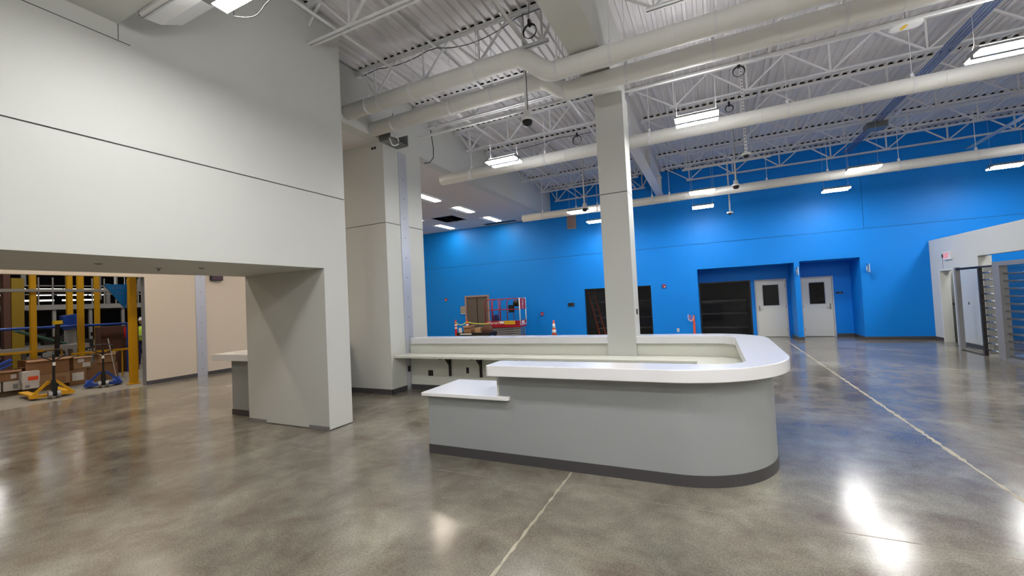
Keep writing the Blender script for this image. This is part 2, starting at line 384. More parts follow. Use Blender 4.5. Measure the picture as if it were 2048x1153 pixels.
def door_unit(idx, x0, x1, y, h, hinge_right, label, gcol):
    r = thing('door_%d' % idx, label, 'door', ((x0+x1)/2, y, 0)); r['kind'] = 'structure'
    f = 0.04
    build('door_frame', MB().box(x0, y-0.04, 0, x0+f, y+0.12, h+f).box(x1-f, y-0.04, 0, x1, y+0.12, h+f).box(x0+f, y-0.04, h, x1-f, y+0.12, h+f), 'frame', r)
    a, b = x0+f+0.004, x1-f-0.004
    gx0, gx1 = (a+0.2, b-0.2) ; gz0, gz1 = 1.12, 1.85
    mb = MB().box(a, y-0.01, 0.012, gx0, y+0.035, h-0.004).box(gx1, y-0.01, 0.012, b, y+0.035, h-0.004).box(gx0, y-0.01, 0.012, gx1, y+0.035, gz0).box(gx0, y-0.01, gz1, gx1, y+0.035, h-0.004)
    leaf = build('door_leaf', mb, 'door', r)
    e = 0.025
    build('glazing_bead', MB().box(gx0-e, y-0.018, gz0-e, gx0, y-0.01, gz1+e).box(gx1, y-0.018, gz0-e, gx1+e, y-0.01, gz1+e).box(gx0, y-0.018, gz0-e, gx1, y-0.01, gz0).box(gx0, y-0.018, gz1, gx1, y-0.01, gz1+e), 'frame', leaf)
    build('glass_pane', MB().box(gx0, y+0.005, gz0, gx1, y+0.012, gz1), gcol, leaf)
    hx = a+0.07 if hinge_right else b-0.07; s = 1 if hinge_right else -1
    hd = MB().box(hx-0.022, y-0.022, 0.93, hx+0.022, y-0.01, 1.12); hd.tube([(hx, y-0.022, 1.0), (hx, y-0.06, 1.0), (hx+s*0.12, y-0.06, 0.995)], 0.009, 8)
    build('door_handle', hd, 'metal', leaf)
    kx = b if hinge_right else a
    for z in (0.25, 1.05, 1.8): build('hinge', MB().box(kx-0.008, y-0.018, z-0.05, kx+0.012, y-0.01, z+0.05), 'metal', leaf)
door_unit(1, 1.38, 2.35, 17.5, 2.01, True, 'white door with dark glass in the left alcove', 'gl')
door_unit(2, 2.76, 3.68, 17.5, 2.01, False, 'white door with grey glass in the right alcove', 'gl')
# grey double door behind the lift
r = thing('door_3', 'grey brown double door behind the red lift', 'door', (-9.55, YB, 0)); r['kind'] = 'structure'
build('door_frame', MB().box(-10.18, YB-0.03, 0, -10.1, YB+0.1, 2.06).box(-9.0, YB-0.03, 0, -8.92, YB+0.1, 2.06).box(-10.1, YB-0.03, 1.99, -9.0, YB+0.1, 2.06), 'brown_frame', r)
for a, b in ((-10.095, -9.56), (-9.545, -9.005)): build('door_leaf', MB().box(a, YB+0.01, 0.01, b, YB+0.05, 1.985), 'brown_door', r)
build('astragal', MB().box(-9.565, YB-0.002, 0.01, -9.54, YB+0.01, 1.985), 'black', r)

# right low white wall with openings
XW = 5.8; WT = 2.89
mb = MB().box(XW, 15.85, 0, XW+0.15, YB, WT).box(XW, 15.05, 2.03, XW+0.15, 15.85, WT).box(XW, 13.96, 0, XW+0.15, 15.05, WT).box(XW, 10.4, 2.27, XW+0.15, 13.96, WT).box(XW, 9.4, 0, XW+0.15, 10.4, WT)
struct('wall_east', mb, 'wall', 'low white partition wall on the right with a doorway and a turnstile opening')
struct('baseboard_east', MB().box(XW-0.012, 15.87, 0, XW, YB-0.012, 0.1).box(XW-0.012, 13.96, 0, XW, 15.03, 0.1), 'base', 'charcoal baseboard of the low white partition')
r = thing('door_4', 'open doorway with off white frame in the low white wall', 'door frame', (XW, 15.45, 0)); r['kind'] = 'structure'
build('door_frame', MB().box(XW-0.03, 15.05, 0, XW+0.18, 15.1, 2.03).box(XW-0.03, 15.8, 0, XW+0.18, 15.85, 2.03).box(XW-0.03, 15.1, 1.98, XW+0.18, 15.8, 2.03), 'cream_lam', r)
struct('wall_booth', MB().box(XW+0.15, YB-0.06, 0, 6.45, YB-0.004, 2.3).box(6.35, 14.98, 0, 6.45, YB-0.06, 2.3).box(XW+0.15, 14.9, 0, 6.45, 14.98, 2.3), 'wall', 'white walls of the small booth behind the doorway')
o = build('booth_ledge', MB().box(6.12, 15.1, 1.0, 6.345, 16.2, 1.06), 'dmetal'); tag(o, 'dark narrow ledge shelf inside the small booth doorway', 'shelf')
o = build('booth_cabinet', MB().box(6.15, 15.0, 0, 6.345, 15.75, 0.75), 'shelf', bevel=0.004); tag(o, 'dark low cabinet under the ledge inside the booth doorway', 'cabinet')
# outer closing walls
struct('wall_south', MB().box(-13.6, -8.2, 0, 14.2, -8, 6.3), 'wall')
struct('wall_far_east', MB().box(14, -8, 0, 14.2, 19.3, 6.3), 'wall')
# hall wall by the warehouse
mb = MB().box(-13.77, 5.92, 0, -13.6, YB, CEIL).box(-13.77, -8, 2.86, -13.6, 5.92, CEIL).box(-13.77, -8, 0, -13.6, -4, 2.86)
hw = struct('wall_hall', mb, 'wall_warm', 'cream hall wall with a wide opening to the warehouse')
struct('metal_strip', MB().box(-13.6, 7.13, 0, -13.588, 7.4, CEIL), 'plate', parent=hw)
mb = MB()
for k in range(10): mb.lathe([(0, 0), (0.012, 0), (0.01, 0.004), (0, 0.005)], (-13.588, 7.27, 0.2+k*0.45), 8, 'x')
struct('screw_row', mb, 'screw', parent=hw)
struct('corner_guard', MB().box(-13.775, 5.908, 0, -13.6, 5.92, 2.86), 'mgray', parent=hw)
struct('baseboard_hall', MB().box(-13.6, 5.91, 0, -13.588, 7.13, 0.1).box(-13.6, 7.4, 0, -13.588, 15, 0.1), 'base', 'charcoal baseboard of the cream hall wall')

# slim central column
mb = MB(); slabs(mb, -1.62, 7.03, -1.16, 7.49, 0, CEIL, [RV]); 
cc = build('column', mb, 'wall'); tag(cc, 'slim square white column rising through the reception desk', 'column')
build('reveal_strip', MB().box(-1.61, 7.042, RV-0.02, -1.172, 7.478, RV+0.02), 'reveal', cc)
# drywall beam box over the column, then the steel beam
b1 = build('beam_casing', MB().box(-1.61, -8, CEIL, -1.185, 7.49, DECK), 'wall'); b1['kind'] = 'structure'; b1['label'] = 'white boxed beam running overhead to the slim column'; b1['category'] = 'beam'
mb = MB().box(-1.68, 7.5, 5.37, -1.42, YB, 5.392).box(-1.56, 7.5, 5.392, -1.54, YB, 5.93).box(-1.68, 7.5, 5.93, -1.42, YB-0.2, 5.952)
b2 = build('steel_beam', mb, 'steel'); tag(b2, 'white steel beam running from the slim column to the blue wall', 'beam')
for y in (9.31, 12.67, 15.9): build('stiffener', MB().box(-1.68, y-0.006, 5.392, -1.42, y+0.006, 5.93), 'steel', b2)

# ================================================================== roof steel
def joist(x0, x1, bx0, bx1, panel, name, label):
    r = thing(name, label, 'roof joist', ((x0+x1)/2, 0, 5.6)); T = DECK-0.002; B = 5.62
    m1 = MB(); m2 = MB()
    for s in (-1, 1):
        m1.box(x0, s*0.012, T-0.045, x1, s*0.017, T).box(x0, s*0.012, T-0.005, x1, s*0.055, T)
        m2.box(bx0, s*0.012, B, bx1, s*0.017, B+0.045).box(bx0, s*0.012, B, bx1, s*0.055, B+0.005)
    build('top_chord', m1, 'steel', r); build('bottom_chord', m2, 'steel', r)
    n = max(1, round((bx1-bx0-0.2)/panel)); pts = [bx0+0.1+(bx1-bx0-0.2)*i/n for i in range(n+1)]
    def wm(p, q): build('web_member', MB().bar(p, q, 0.03, 0.03), 'steel', r)
    wm((x0+0.12, 0, T-0.03), (pts[0], 0, B+0.03)); wm((x1-0.12, 0, T-0.03), (pts[-1], 0, B+0.03))
    for i, p in enumerate(pts):
        wm((p, 0, B+0.02), (p, 0, T-0.03))
        if i < n:
            mid = (p+pts[i+1])/2; wm((p, 0, B+0.02), (mid, 0, T-0.03)); wm((mid, 0, T-0.03), (pts[i+1], 0, B+0.02))
    for a in (x0, x1-0.12): build('bearing_seat', MB().box(a, -0.05, T-0.12, a+0.12, 0.05, T-0.045), 'steel', r)
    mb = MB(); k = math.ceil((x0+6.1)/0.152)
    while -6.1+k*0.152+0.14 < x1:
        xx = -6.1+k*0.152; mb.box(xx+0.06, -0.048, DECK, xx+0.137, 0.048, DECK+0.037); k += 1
    c = build('flute_shade_blocks', mb, 'dark', r); c['kind'] = 'stuff'  # dark boxes stand in for shade and unpainted steel in the flute gaps
    r['group'] = 'white open web roof joists'
    return r
YL = [4.27, 5.93, 7.6, 9.27, 10.97, 12.63, 14.35, 16.0]
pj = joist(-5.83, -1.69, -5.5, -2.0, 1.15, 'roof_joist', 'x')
for i, y in enumerate(YL):
    lb = 'white open web steel roof joist left of the column beam, %s nearest the camera' % ORD[i]
    if i == 0: pj.location.y = y; pj['label'] = lb
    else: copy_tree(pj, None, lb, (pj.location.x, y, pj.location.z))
YR = [6.0, 7.72, 9.45, 11.2, 12.85, 14.4, 15.9]
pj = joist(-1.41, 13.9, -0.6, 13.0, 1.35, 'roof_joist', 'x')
for i, y in enumerate(YR):
    lb = 'long white open web roof joist right of the column beam, %s nearest the camera' % ORD[i]
    if i == 0: pj.location.y = y; pj['label'] = lb
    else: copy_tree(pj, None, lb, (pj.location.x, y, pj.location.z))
# bridging bars along Y
def bridging(x, z, y0, y1, label):
    o = build('bridging_bar', MB().box(x-0.03, y0, z, x+0.03, y1, z+0.006).box(x-0.03, y0, z, x-0.024, y1, z+0.05), 'steel'); tag(o, label, 'brace', 'bridging bars between the joists')
bridging(-4.55, 5.665, 3.0, 16.0, 'white bridging bar under the left joists, closer to the pier')
bridging(-2.35, 5.665, 3.0, 16.0, 'white bridging bar under the left joists, closer to the column beam')
bridging(-4.06, 6.165, 3.0, 16.0, 'white bridging bar tight under the deck between the left joists')
bridging(1.2, 6.12, 6.0, 16.0, 'white bridging bar under the deck just right of the column beam')
bridging(4.6, 6.12, 6.0, 16.0, 'white bridging bar under the deck beside the blue conduits')
bridging(8.15, 5.665, 6.0, 16.0, 'white bridging bar under the joists at the far right')

# overhead pipes
def pipe(y, z, r, x0, x1, hangers, label, elbow=None):
    t = thing('overhead_pipe', label, 'pipe', ((x0+x1)/2, y, z), 'white overhead pipes')
    if elbow:
        xa, xb, z2 = elbow
        def q(t_): return t_*t_*(3-2*t_)
        pts = [(x0, y, z), (xa-0.02, y, z)]+[(xa+(xb-xa)*i/14, y, z+(z2-z)*q(i/14)) for i in range(15)]+[(xb+0.02, y, z2), (x1, y, z2)]
    else: pts = [(x0, y, z), (x1, y, z)]
    build('pipe_body', MB().tube(pts, r, 28), 'pipe', t, smooth=True)
    for h in hangers:
        zz = z if not elbow or h < elbow[0] else elbow[2]
        c = build('hanger_strap', MB().lathe([(r+0.001, -0.02), (r+0.006, -0.02), (r+0.006, 0.02), (r+0.001, 0.02)], (h, y, zz), 24, 'x').box(h-0.02, y-0.02, zz+r, h+0.02, y+0.02, zz+r+0.06), 'steel', t)
        build('hanger_rod', MB().tube([(h, y, zz+r+0.04), (h, y, DECK-0.01)], 0.006, 6), 'steel', c)
    k = x0+0.8
    while k < x1:
        zz = z if not elbow or k < elbow[0] else elbow[2]
        if not elbow or not (elbow[0]-0.1 < k < elbow[1]+0.1):
            build('pipe_seam', MB().lathe([(r+0.0005, -0.004), (r+0.003, -0.004), (r+0.003, 0.004), (r+0.0005, 0.004)], (k, y, zz), 24, 'x'), 'steel', t)
        k += 1.2
    return t
pipe(5.65, 5.33, 0.132, -5.84, 13.5, [-5.32, -4.34, -3.1, -1.8, -1.05, 0.22, 2.4, 4.6], 'large white overhead pipe nearest the camera, with a dip at the boxed beam', (-2.42, -1.85, 4.98))
pipe(6.28, 5.24, 0.132, -5.84, 13.5, [-5.3, -4.0, -3.16, -1.9, -0.95, 0.2, 1.63, 3.9], 'second large white overhead pipe, passing in front of the column top', (-2.3, -1.85, 4.98))
pipe(8.6, 4.79, 0.125, -5.84, 13.5, [-4.98, -3.12, -0.93, 1.35, 3.0, 5.0], 'third white overhead pipe passing behind the slim column at lamp height')
pipe(13.5, 4.6, 0.12, -5.84, 13.5, [-5.1, -3.91, -3.2, -1.5, -1.0, 1.53, 2.9, 4.34, 5.73, 8], 'farthest white overhead pipe, in front of the blue wall')
# unistrut rails
def strut(x0, x1, y, z, label):
    o = build('strut_channel', MB().box(x0, y-0.02, z, x1, y-0.008, z+0.04).box(x0, y+0.008, z, x1, y+0.02, z+0.04).box(x0, y-0.02, z+0.036, x1, y+0.02, z+0.04), 'steel'); tag(o, label, 'channel', 'white strut channels under the roof')
    for xx in (x0+0.4, x1-0.4): build('threaded_rod', MB().tube([(xx, y, z+0.04), (xx, y, DECK-0.01)], 0.005, 6), 'steel', o)
strut(-1.15, 9, 7.3, 5.2, 'long white strut channel just right of the slim column top')
strut(-0.55, 1.5, 12.2, 5.0, 'short white strut channel above the middle ceiling lamps')
strut(-5.1, -1.7, 6.75, 5.05, 'white strut channel below the second overhead pipe')

# ================================================================== lamps
def lamp_proto():
    r = thing('high_bay_light', 'x', 'ceiling lamp', (0, 0, 4.45), 'suspended linear high bay lights')
    L, W = 0.61, 0.36
    hb = MB().box(-L/2-0.01, -0.11, 4.475, L/2+0.01, 0.11, 4.535)
    hb.prism_ax([(-W/2-0.01, 4.47), (-0.02, 4.475), (-0.02, 4.485), (-W/2-0.01, 4.50)], -L/2-0.01, L/2+0.01, 'x')
    hb.prism_ax([(W/2+0.01, 4.47), (0.02, 4.475), (0.02, 4.485), (W/2+0.01, 4.50)], -L/2-0.01, L/2+0.01, 'x')
    hb.box(-L/2-0.01, -0.036, 4.44, L/2+0.01, 0.036, 4.475); build('lamp_housing', hb, 'mgray', r)
    for s in (-1, 1):
        build('diffuser', MB().prism_ax([(s*0.04, 4.452), (s*0.04, 4.474), (s*W/2, 4.469), (s*W/2, 4.447)], -L/2, L/2, 'x'), 'lamp', r)
    build('added_uplight', MB().box(-L/2+0.02, -0.10, 4.535, L/2-0.02, 0.10, 4.54), 'uplight_fill', r)  # glowing panel added on top of the housing to brighten the deck
    for s in (-1, 1):
        build('hanger_wire', MB().tube([(s*(L/2-0.02), 0.12, 4.48), (s*(L/2-0.02), 0.0, 4.62), (s*(L/2-0.02), -0.12, 4.48)], 0.002, 5, caps=False).tube([(s*(L/2-0.02), 0.0, 4.62), (s*(L/2-0.02), 0, DECK-0.01)], 0.002, 5), 'steel', r)
    return r
lp = lamp_proto(); first = True; cl = []
LBL = {
 (-0.07, 7.24): 'big suspended white lamp just right of the slim column',
 (-3.53, 7.35): 'suspended white lamp between the pier and the slim column',
 (3.36, 7.1): 'large suspended white lamp at the upper right picture edge',
 (-0.1, 12.65): 'upper of two lamps stacked right of the column, on the farthest pipe',
 (-0.12, 14.9): 'lower of two lamps stacked right of the column, against the blue wall',
 (3.4, 12.62): 'suspended lamp touching the farthest pipe near the blue conduits',
 (3.37, 14.92): 'suspended lamp against the blue wall, above the right alcove',
 (-3.7, 12.98): 'suspended lamp left of the column above the wall louver',
 (-3.66, 15.1): 'suspended lamp half hidden behind the left side of the column',
 (6.75, 14.65): 'suspended lamp at the far right above the low white partition',
 (-3.47, 2.12): 'suspended lamp close to the tall left wall at the top edge'}
pts = list(LBL)
hidden = [(-0.07, 2.15), (3.36, 2.15), (-0.07, -2.6), (3.36, -2.6), (6.75, 2.15), (6.75, 7.1), (6.75, -2.6), (10.1, 7.1), (10.1, 12.6), (10.1, 2.1), (6.8, 12.3), (-0.07, -0.2), (1.65, -0.2), (5.05, -0.2)]  # final off-grid lamps are added to brighten the desk and room
for i, p in enumerate(pts+hidden):
    lb = LBL.get(p) or 'suspended white high bay lamp outside the view, %s of its row toward the %s' % (ORD[(i-len(pts)) % 10], 'rear' if i-len(pts) < 7 else ('right' if i-len(pts) < 11 else 'back wall, added as fill'))
    if first: lp.location = (*p, 4.45); lp['label'] = lb; first = False
    else: cl.append(copy_tree(lp, None, lb, (*p, 4.45)))
# the rows in front of the blue wall have no added upward fill
for c in cl:
    if c.location.y > 11:
        for ch in list(c.children):
            if ch.name.startswith('added_uplight'): bpy.data.objects.remove(ch)
# troffers
def troffer_proto():
    r = thing('troffer_light', 'x', 'ceiling light', (0, 0, CEIL), 'recessed troffer lights in the dropped ceiling')
    a, b = 0.3, 0.59
    build('troffer_frame', MB().box(-a, -b, CEIL-0.008, -a+0.03, b, CEIL).box(a-0.03, -b, CEIL-0.008, a, b, CEIL).box(-a+0.03, -b, CEIL-0.008, a-0.03, -b+0.03, CEIL).box(-a+0.03, b-0.03, CEIL-0.008, a-0.03, b, CEIL), 'white', r)
    build('troffer_pan', MB().box(-a+0.03, -b+0.03, CEIL-0.004, -0.13, b-0.03, CEIL-0.001).box(0.13, -b+0.03, CEIL-0.004, a-0.03, b-0.03, CEIL-0.001), 'white', r)
    build('diffuser', MB().prism_ax([(-0.13, CEIL-0.002), (-0.1, CEIL-0.014), (0.1, CEIL-0.014), (0.13, CEIL-0.002)], -b+0.03, b-0.03, 'y'), 'troffer', r)
    return r
tp = troffer_proto(); first = True
TL = {(-7.95, 10.85): 'warm recessed light nearest the pier in the dropped ceiling', (-7.95, 13.0): 'warm recessed light in the middle of the dropped ceiling',
      (-7.95, 15.2): 'warm recessed light nearest the blue wall and the bulkhead', (-10.4, 15.4): 'warm recessed light below the dark ceiling gap', (-10.4, 13.1): 'warm recessed light half hidden by the pier edge'}
hid = [(-10.4, 10.8), (-10.4, 8.2), (-7.95, 8.6), (-10.3, 5.2), (-12.2, 2.4), (-8.7, 2.4), (-12.2, -1.5), (-8.7, -1.5), (-12.2, 5.2)]  # unseen extra troffers added to light the hall
for i, p in enumerate(list(TL)+hid):
    lb = TL.get(p) or 'warm recessed hall light, unseen and added behind the walls, %s along the hall' % ORD[i-len(TL)]
    if first: tp.location = (*p, CEIL); tp['label'] = lb; first = False
    else: copy_tree(tp, None, lb, (*p, CEIL))

# ================================================================== reception desk
desk = thing('reception_desk', 'curved grey reception desk base with charcoal kick strip around the slim column', 'desk', (-1.5, 5.5, 0))
def ring(o_off):   # outline of the outer face from front left to back, offset inward by o_off
    k = o_off
    return arc(-0.4, 5.0, 0.9-k, -90, 0, 28)+arc(-0.1, 6.67, 0.6-k, 0, 90, 20)
def wall_poly(a, b, xs, xe): # between offsets a (outer) and b (inner), start x on the front, end x on the back
    out = [(xs, 4.1+a)]+ring(a)+[(xe, 7.27-a)]; inn = [(xs, 4.1+b)]+ring(b)+[(xe, 7.27-b)]
    return out+inn[::-1]
def ribbon(a, b, z0, z1, xs, xe, mb=None):
    mb = mb or MB(); out = [(xs, 4.1+a)]+ring(a)+[(xe, 7.27-a)]; inn = [(xs, 4.1+b)]+ring(b)+[(xe, 7.27-b)]
    n = len(out); vs = [(x, y, z0) for x, y in out]+[(x, y, z1) for x, y in out]+[(x, y, z0) for x, y in inn]+[(x, y, z1) for x, y in inn]
    fs = []
    for i in range(n-1):
        fs += [(i, i+1, n+i+1, n+i), (2*n+i, 3*n+i, 3*n+i+1, 2*n+i+1), (n+i, n+i+1, 3*n+i+1, 3*n+i), (i, 2*n+i, 2*n+i+1, i+1)]
    fs += [(0, n, 3*n, 2*n), (n-1, 3*n-1, 4*n-1, 2*n-1)]
    return mb.add(vs, fs)
XC0, XC1 = -1.622, -1.158
build('outer_panel', ribbon(0.0, 0.02, 0.0, 0.953, -2.165, XC1), 'gray_lam', desk, smooth=False)
build('outer_panel', MB().box(-3.12, 4.1, 0, -2.165, 4.12, 0.678).box(-3.12, 4.12, 0, -3.10, 4.33, 0.678), 'gray_lam', desk)
build('outer_panel', MB().box(-5.82, 7.25, 0, XC0, 7.27, 0.953), 'gray_lam', desk)
build('inner_wall', ribbon(0.021, 0.15, 0.0, 0.953, -2.165, XC1), 'cream_lam', desk)
build('inner_wall', MB().box(-3.10, 4.121, 0, -2.166, 4.32, 0.678), 'cream_lam', desk)
build('inner_wall', MB().box(-5.82, 7.12, 0, XC0, 7.249, 0.953), 'cream_lam', desk)
build('end_panel', MB().box(-2.19, 4.105, 0.722, -2.166, 4.29, 0.953), 'cream_lam', desk)
kb = MB(); ribbon(-0.008, -0.0005, 0.0, 0.105, -2.165, XC1, kb); kb.box(-3.128, 4.092, 0, -2.165, 4.0995, 0.105)
build('kick_strip', kb, 'base', desk)
build('kick_strip', MB().box(-5.82, 7.11, 0, XC0, 7.119, 0.1).box(-5.82, 6.985-0.23, 0, -5.8285, 6.98, 0.1), 'base', desk)
# upper counter slabs
UZ0, UZ1 = 0.955, 1.07
outer = arc(-0.4, 5.0, 1.05, -90, 0, 36)+arc(-0.1, 6.65, 0.75, 0, 90, 24)+[(XC1, 7.4), (XC1, 7.03)]
inner = arc(-0.05, 6.73, 0.3, 90, 0, 12)+arc(-0.05, 4.62, 0.3, 0, -90, 12)
poly = [(-2.21, 3.95)]+outer+inner+[(-2.21, 4.32), (-2.235, 4.29), (-2.24, 4.26), (-2.24, 3.98), (-2.232, 3.958)]
o = build('countertop', MB().prism(poly, UZ0, UZ1), 'white_lam', bevel=0.006); tag(o, 'thick white curved upper countertop wrapping the front and right of the desk', 'countertop')
o = build('countertop', MB().box(-5.72, 7.03, UZ0, XC0, 7.4, UZ1), 'white_lam', bevel=0.006); tag(o, 'straight white upper countertop left of the column along the desk back', 'countertop')
# lower ledge
poly = [(-3.17, 4.04), (-2.065, 4.04), (-2.035, 4.055), (-2.03, 4.075), (-2.03, 4.098), (-2.166, 4.098), (-2.191, 4.098), (-2.191, 4.86), (-3.17, 4.86)]
o = build('lower_counter_ledge', MB().prism(poly, 0.68, 0.72), 'white_lam', bevel=0.004); tag(o, 'low white accessible counter ledge at the left end of the desk', 'countertop')
# inner worktop
poly = [(-5.815, 6.62), (-0.25, 6.56), (-0.25, 4.9), (-0.25, 4.285)]+arc(-0.4, 5.0, 0.74, -76, 0, 18)+arc(-0.1, 6.67, 0.44, 0, 90, 14)+[(XC1+0.002, 7.11), (XC1+0.002, 7.025), (XC0-0.002, 7.025), (XC0-0.002, 7.115), (-5.815, 7.115)]
wt = build('worktop', MB().prism(poly, 0.715, 0.755), 'cream_lam', bevel=0.003); tag(wt, 'long white inner worktop below the desk back wall', 'worktop')
for x in (-4.83, -4.12, -3.2, -2.3):
    mb = MB().box(x-0.022, 7.085, 0.3, x+0.022, 7.118, 0.714).box(x-0.022, 6.75, 0.68, x+0.022, 7.085, 0.714)
    mb.prism_ax([(6.93, 0.68), (7.085, 0.52), (7.085, 0.56), (6.96, 0.68)], x-0.022, x+0.022, 'x')
    build('bracket', mb, 'black', wt)
def outlet(name, x, y, z, w_, h_, m, label, axis='y'):
    if axis == 'y': o = build(name, MB().box(x-w_/2, y-0.008, z-h_/2, x+w_/2, y, z+h_/2), m, bevel=0.002); s = MB().box(x-w_*0.25, y-0.011, z+h_*0.08, x+w_*0.25, y-0.008, z+h_*0.34).box(x-w_*0.25, y-0.011, z-h_*0.34, x+w_*0.25, y-0.008, z-h_*0.08)
    else: o = build(name, MB().box(x, y-w_/2, z-h_/2, x+0.008, y+w_/2, z+h_/2), m, bevel=0.002); s = MB().box(x+0.008, y-w_*0.25, z+h_*0.08, x+0.011, y+w_*0.25, z+h_*0.34).box(x+0.008, y-w_*0.25, z-h_*0.34, x+0.011, y+w_*0.25, z-h_*0.08)
    build('socket', s, 'dmetal' if m != 'white' else 'mgray', o); tag(o, label, 'outlet'); return o
outlet('wall_outlet', -5.32, 7.119, 0.345, 0.12, 0.115, 'dmetal', 'square dark double outlet under the worktop near the pier')
outlet('wall_outlet', -4.43, 7.119, 0.42, 0.06, 0.115, 'black', 'narrow black outlet under the worktop between two brackets')
outlet('wall_outlet', -5.828, 7.36-0.3, 0.43, 0.075, 0.12, 'black', 'black outlet on the metal strip side below the worktop end', 'x')
o = outlet('card_reader', -1.16, 7.27, 1.46, 0.1, 0.09, 'black', 'small black double switch plate on the right face of the slim column', 'x'); o['category'] = 'switch plate'

# ================================================================== things on the blue wall
def strobe(x, z, y, label, side=False):
    o = build('fire_alarm_strobe', MB().box(x-0.06, y-0.035, z-0.065, x+0.06, y, z+0.065), 'red', bevel=0.008); tag(o, label, 'fire alarm')
    build('strobe_lens', MB().box(x-0.01, y-0.055, z-0.05, x+0.035, y-0.035, z+0.0), 'white', o)
strobe(-11.2, 1.94, YB, 'red fire alarm strobe at the far left of the blue wall')
strobe(-1.59, 2.0, YB, 'red fire alarm strobe right of the slim column')
o = build('fire_pull_station', MB().box(-6.5, YB-0.04, 1.07, -6.38, YB, 1.2), 'red', bevel=0.006); tag(o, 'small red fire pull station between the lift and the cone', 'fire alarm')
build('pull_handle', MB().box(-6.475, YB-0.055, 1.11, -6.405, YB-0.04, 1.13), 'white', o)
o = build('thermostat_panel', MB().box(-5.3, YB-0.03, 1.4, -5.04, YB, 1.54), 'dmetal', bevel=0.005); tag(o, 'dark wall mounted reader panel left of the dark window', 'wall panel')
build('sensor_window', MB().lathe([(0, 0), (0.04, 0), (0.035, -0.01), (0, -0.01)], (-5.2, YB-0.03, 1.47), 16, 'y'), 'black', o)
outlet('wall_outlet', -1.2, YB, 0.38, 0.08, 0.12, 'white', 'small white outlet low on the blue wall behind the desk')
t = thing('orange_cable_bundle', 'orange cable coils hanging on the blue wall beside the left alcove', 'cable', (-0.68, YB-0.03, 0.9))
for k in range(4): build('cable', MB().tube([(-0.65+0.018*k-0.03, YB-0.03, 0.0), (-0.65+0.018*k-0.03, YB-0.03, 0.55), (-0.64+0.012*k-0.03, YB-0.035, 0.9)], 0.010, 6), 'orange_cable', t)
for k, (cx, rr) in enumerate(((-0.73, 0.10), (-0.70, 0.07), (-0.75, 0.13))):
    build('coil', MB().tube([(cx+rr*0.7*math.cos(a), YB-0.04-0.01*k, 0.86+rr*1.3*math.sin(a)) for a in [math.radians(150+30*j) for j in range(8)]], 0.010, 6), 'orange_cable' if k < 2 else 'paper', t)
o = build('wall_louver', MB().box(-5.12, YB-0.03, 4.52, -4.82, YB, 4.56).box(-5.12, YB-0.03, 5.1, -4.82, YB, 5.14).box(-5.16, YB-0.03, 4.52, -5.12, YB, 5.14).box(-4.82, YB-0.03, 4.52, -4.78, YB, 5.14), 'mgray'); tag(o, 'grey louvered vent high on the blue wall', 'vent')
mb = MB()
for k in range(8): mb.obox((-4.97, YB-0.015, 4.6+k*0.067), (0.29, 0.03, 0.006), (0.6, 0, 0))
mb.box(-5.12, YB-0.004, 4.56, -4.82, YB-0.001, 5.1)
build('louver_blades', mb, 'brown_frame', o)
def flag_sign(x, z, label, glyph):
    t = thing('restroom_sign', label, 'sign', (x, YB, z), 'projecting blue signs')
    build('sign_blade', MB().box(x-0.006, YB-0.24, z-0.13, x+0.006, YB-0.01, z+0.13), 'signblue', t, bevel=0.002)
    build('mounting_plate', MB().box(x-0.02, YB-0.01, z-0.07, x+0.02, YB, z+0.07), 'white', t)
    build('sign_edge', MB().box(x-0.008, YB-0.246, z-0.13, x+0.008, YB-0.24, z+0.13), 'white', t)
    mb = MB().lathe([(0, 0.0), (0.018, 0.0), (0.018, -0.003), (0, -0.003)], (x-0.007, YB-0.12, z+0.075), 12, 'x').box(x-0.010, YB-0.145, z-0.01, x-0.007, YB-0.095, z+0.05).box(x-0.010, YB-0.14, z-0.06, x-0.007, YB-0.125, z-0.01).box(x-0.010, YB-0.115, z-0.06, x-0.007, YB-0.10, z-0.01).box(x-0.010, YB-0.19, z-0.105, x-0.007, YB-0.06, z-0.085)
    build('sign_symbol', mb, 'white', t)
flag_sign(4.33, 2.2, 'blue projecting sign with white symbol right of the alcoves', 1)
flag_sign(2.52, 2.24, 'blue projecting sign on the pier between the two alcoves', 2)
o = build('room_sign', MB().box(3.74, 17.485, 1.44, 3.94, 17.5, 1.5), 'black', bevel=0.002); tag(o, 'small black room name plate beside the right alcove door', 'sign')
build('sign_lettering', MB().box(3.79, 17.482, 1.468, 3.82, 17.485, 1.473).box(3.84, 17.482, 1.462, 3.89, 17.485, 1.478), 'mgray', o)
# exit sign on the low wall
t = thing('exit_sign', 'white exit sign with red letters above the booth doorway', 'sign', (XW, 15.32, 2.38))
build('sign_box', MB().box(XW-0.045, 15.13, 2.27, XW, 15.5, 2.48), 'white', t, bevel=0.005)
text('exit_lettering', 'EXIT', 0.19, 'exitred', t, (XW-0.047, 15.33, 2.375), (PI/2, 0, -PI/2), sx=0.75)
o = build('door_sensor', MB().box(XW-0.02, 15.61, 2.34, XW, 15.65, 2.44), 'dmetal'); tag(o, 'small black sensor left of the exit sign', 'sensor')
build('red_wire', MB().tube([(XW-0.012, 15.63, 2.34), (XW-0.012, 15.63, 2.04)], 0.003, 5), 'red', o)

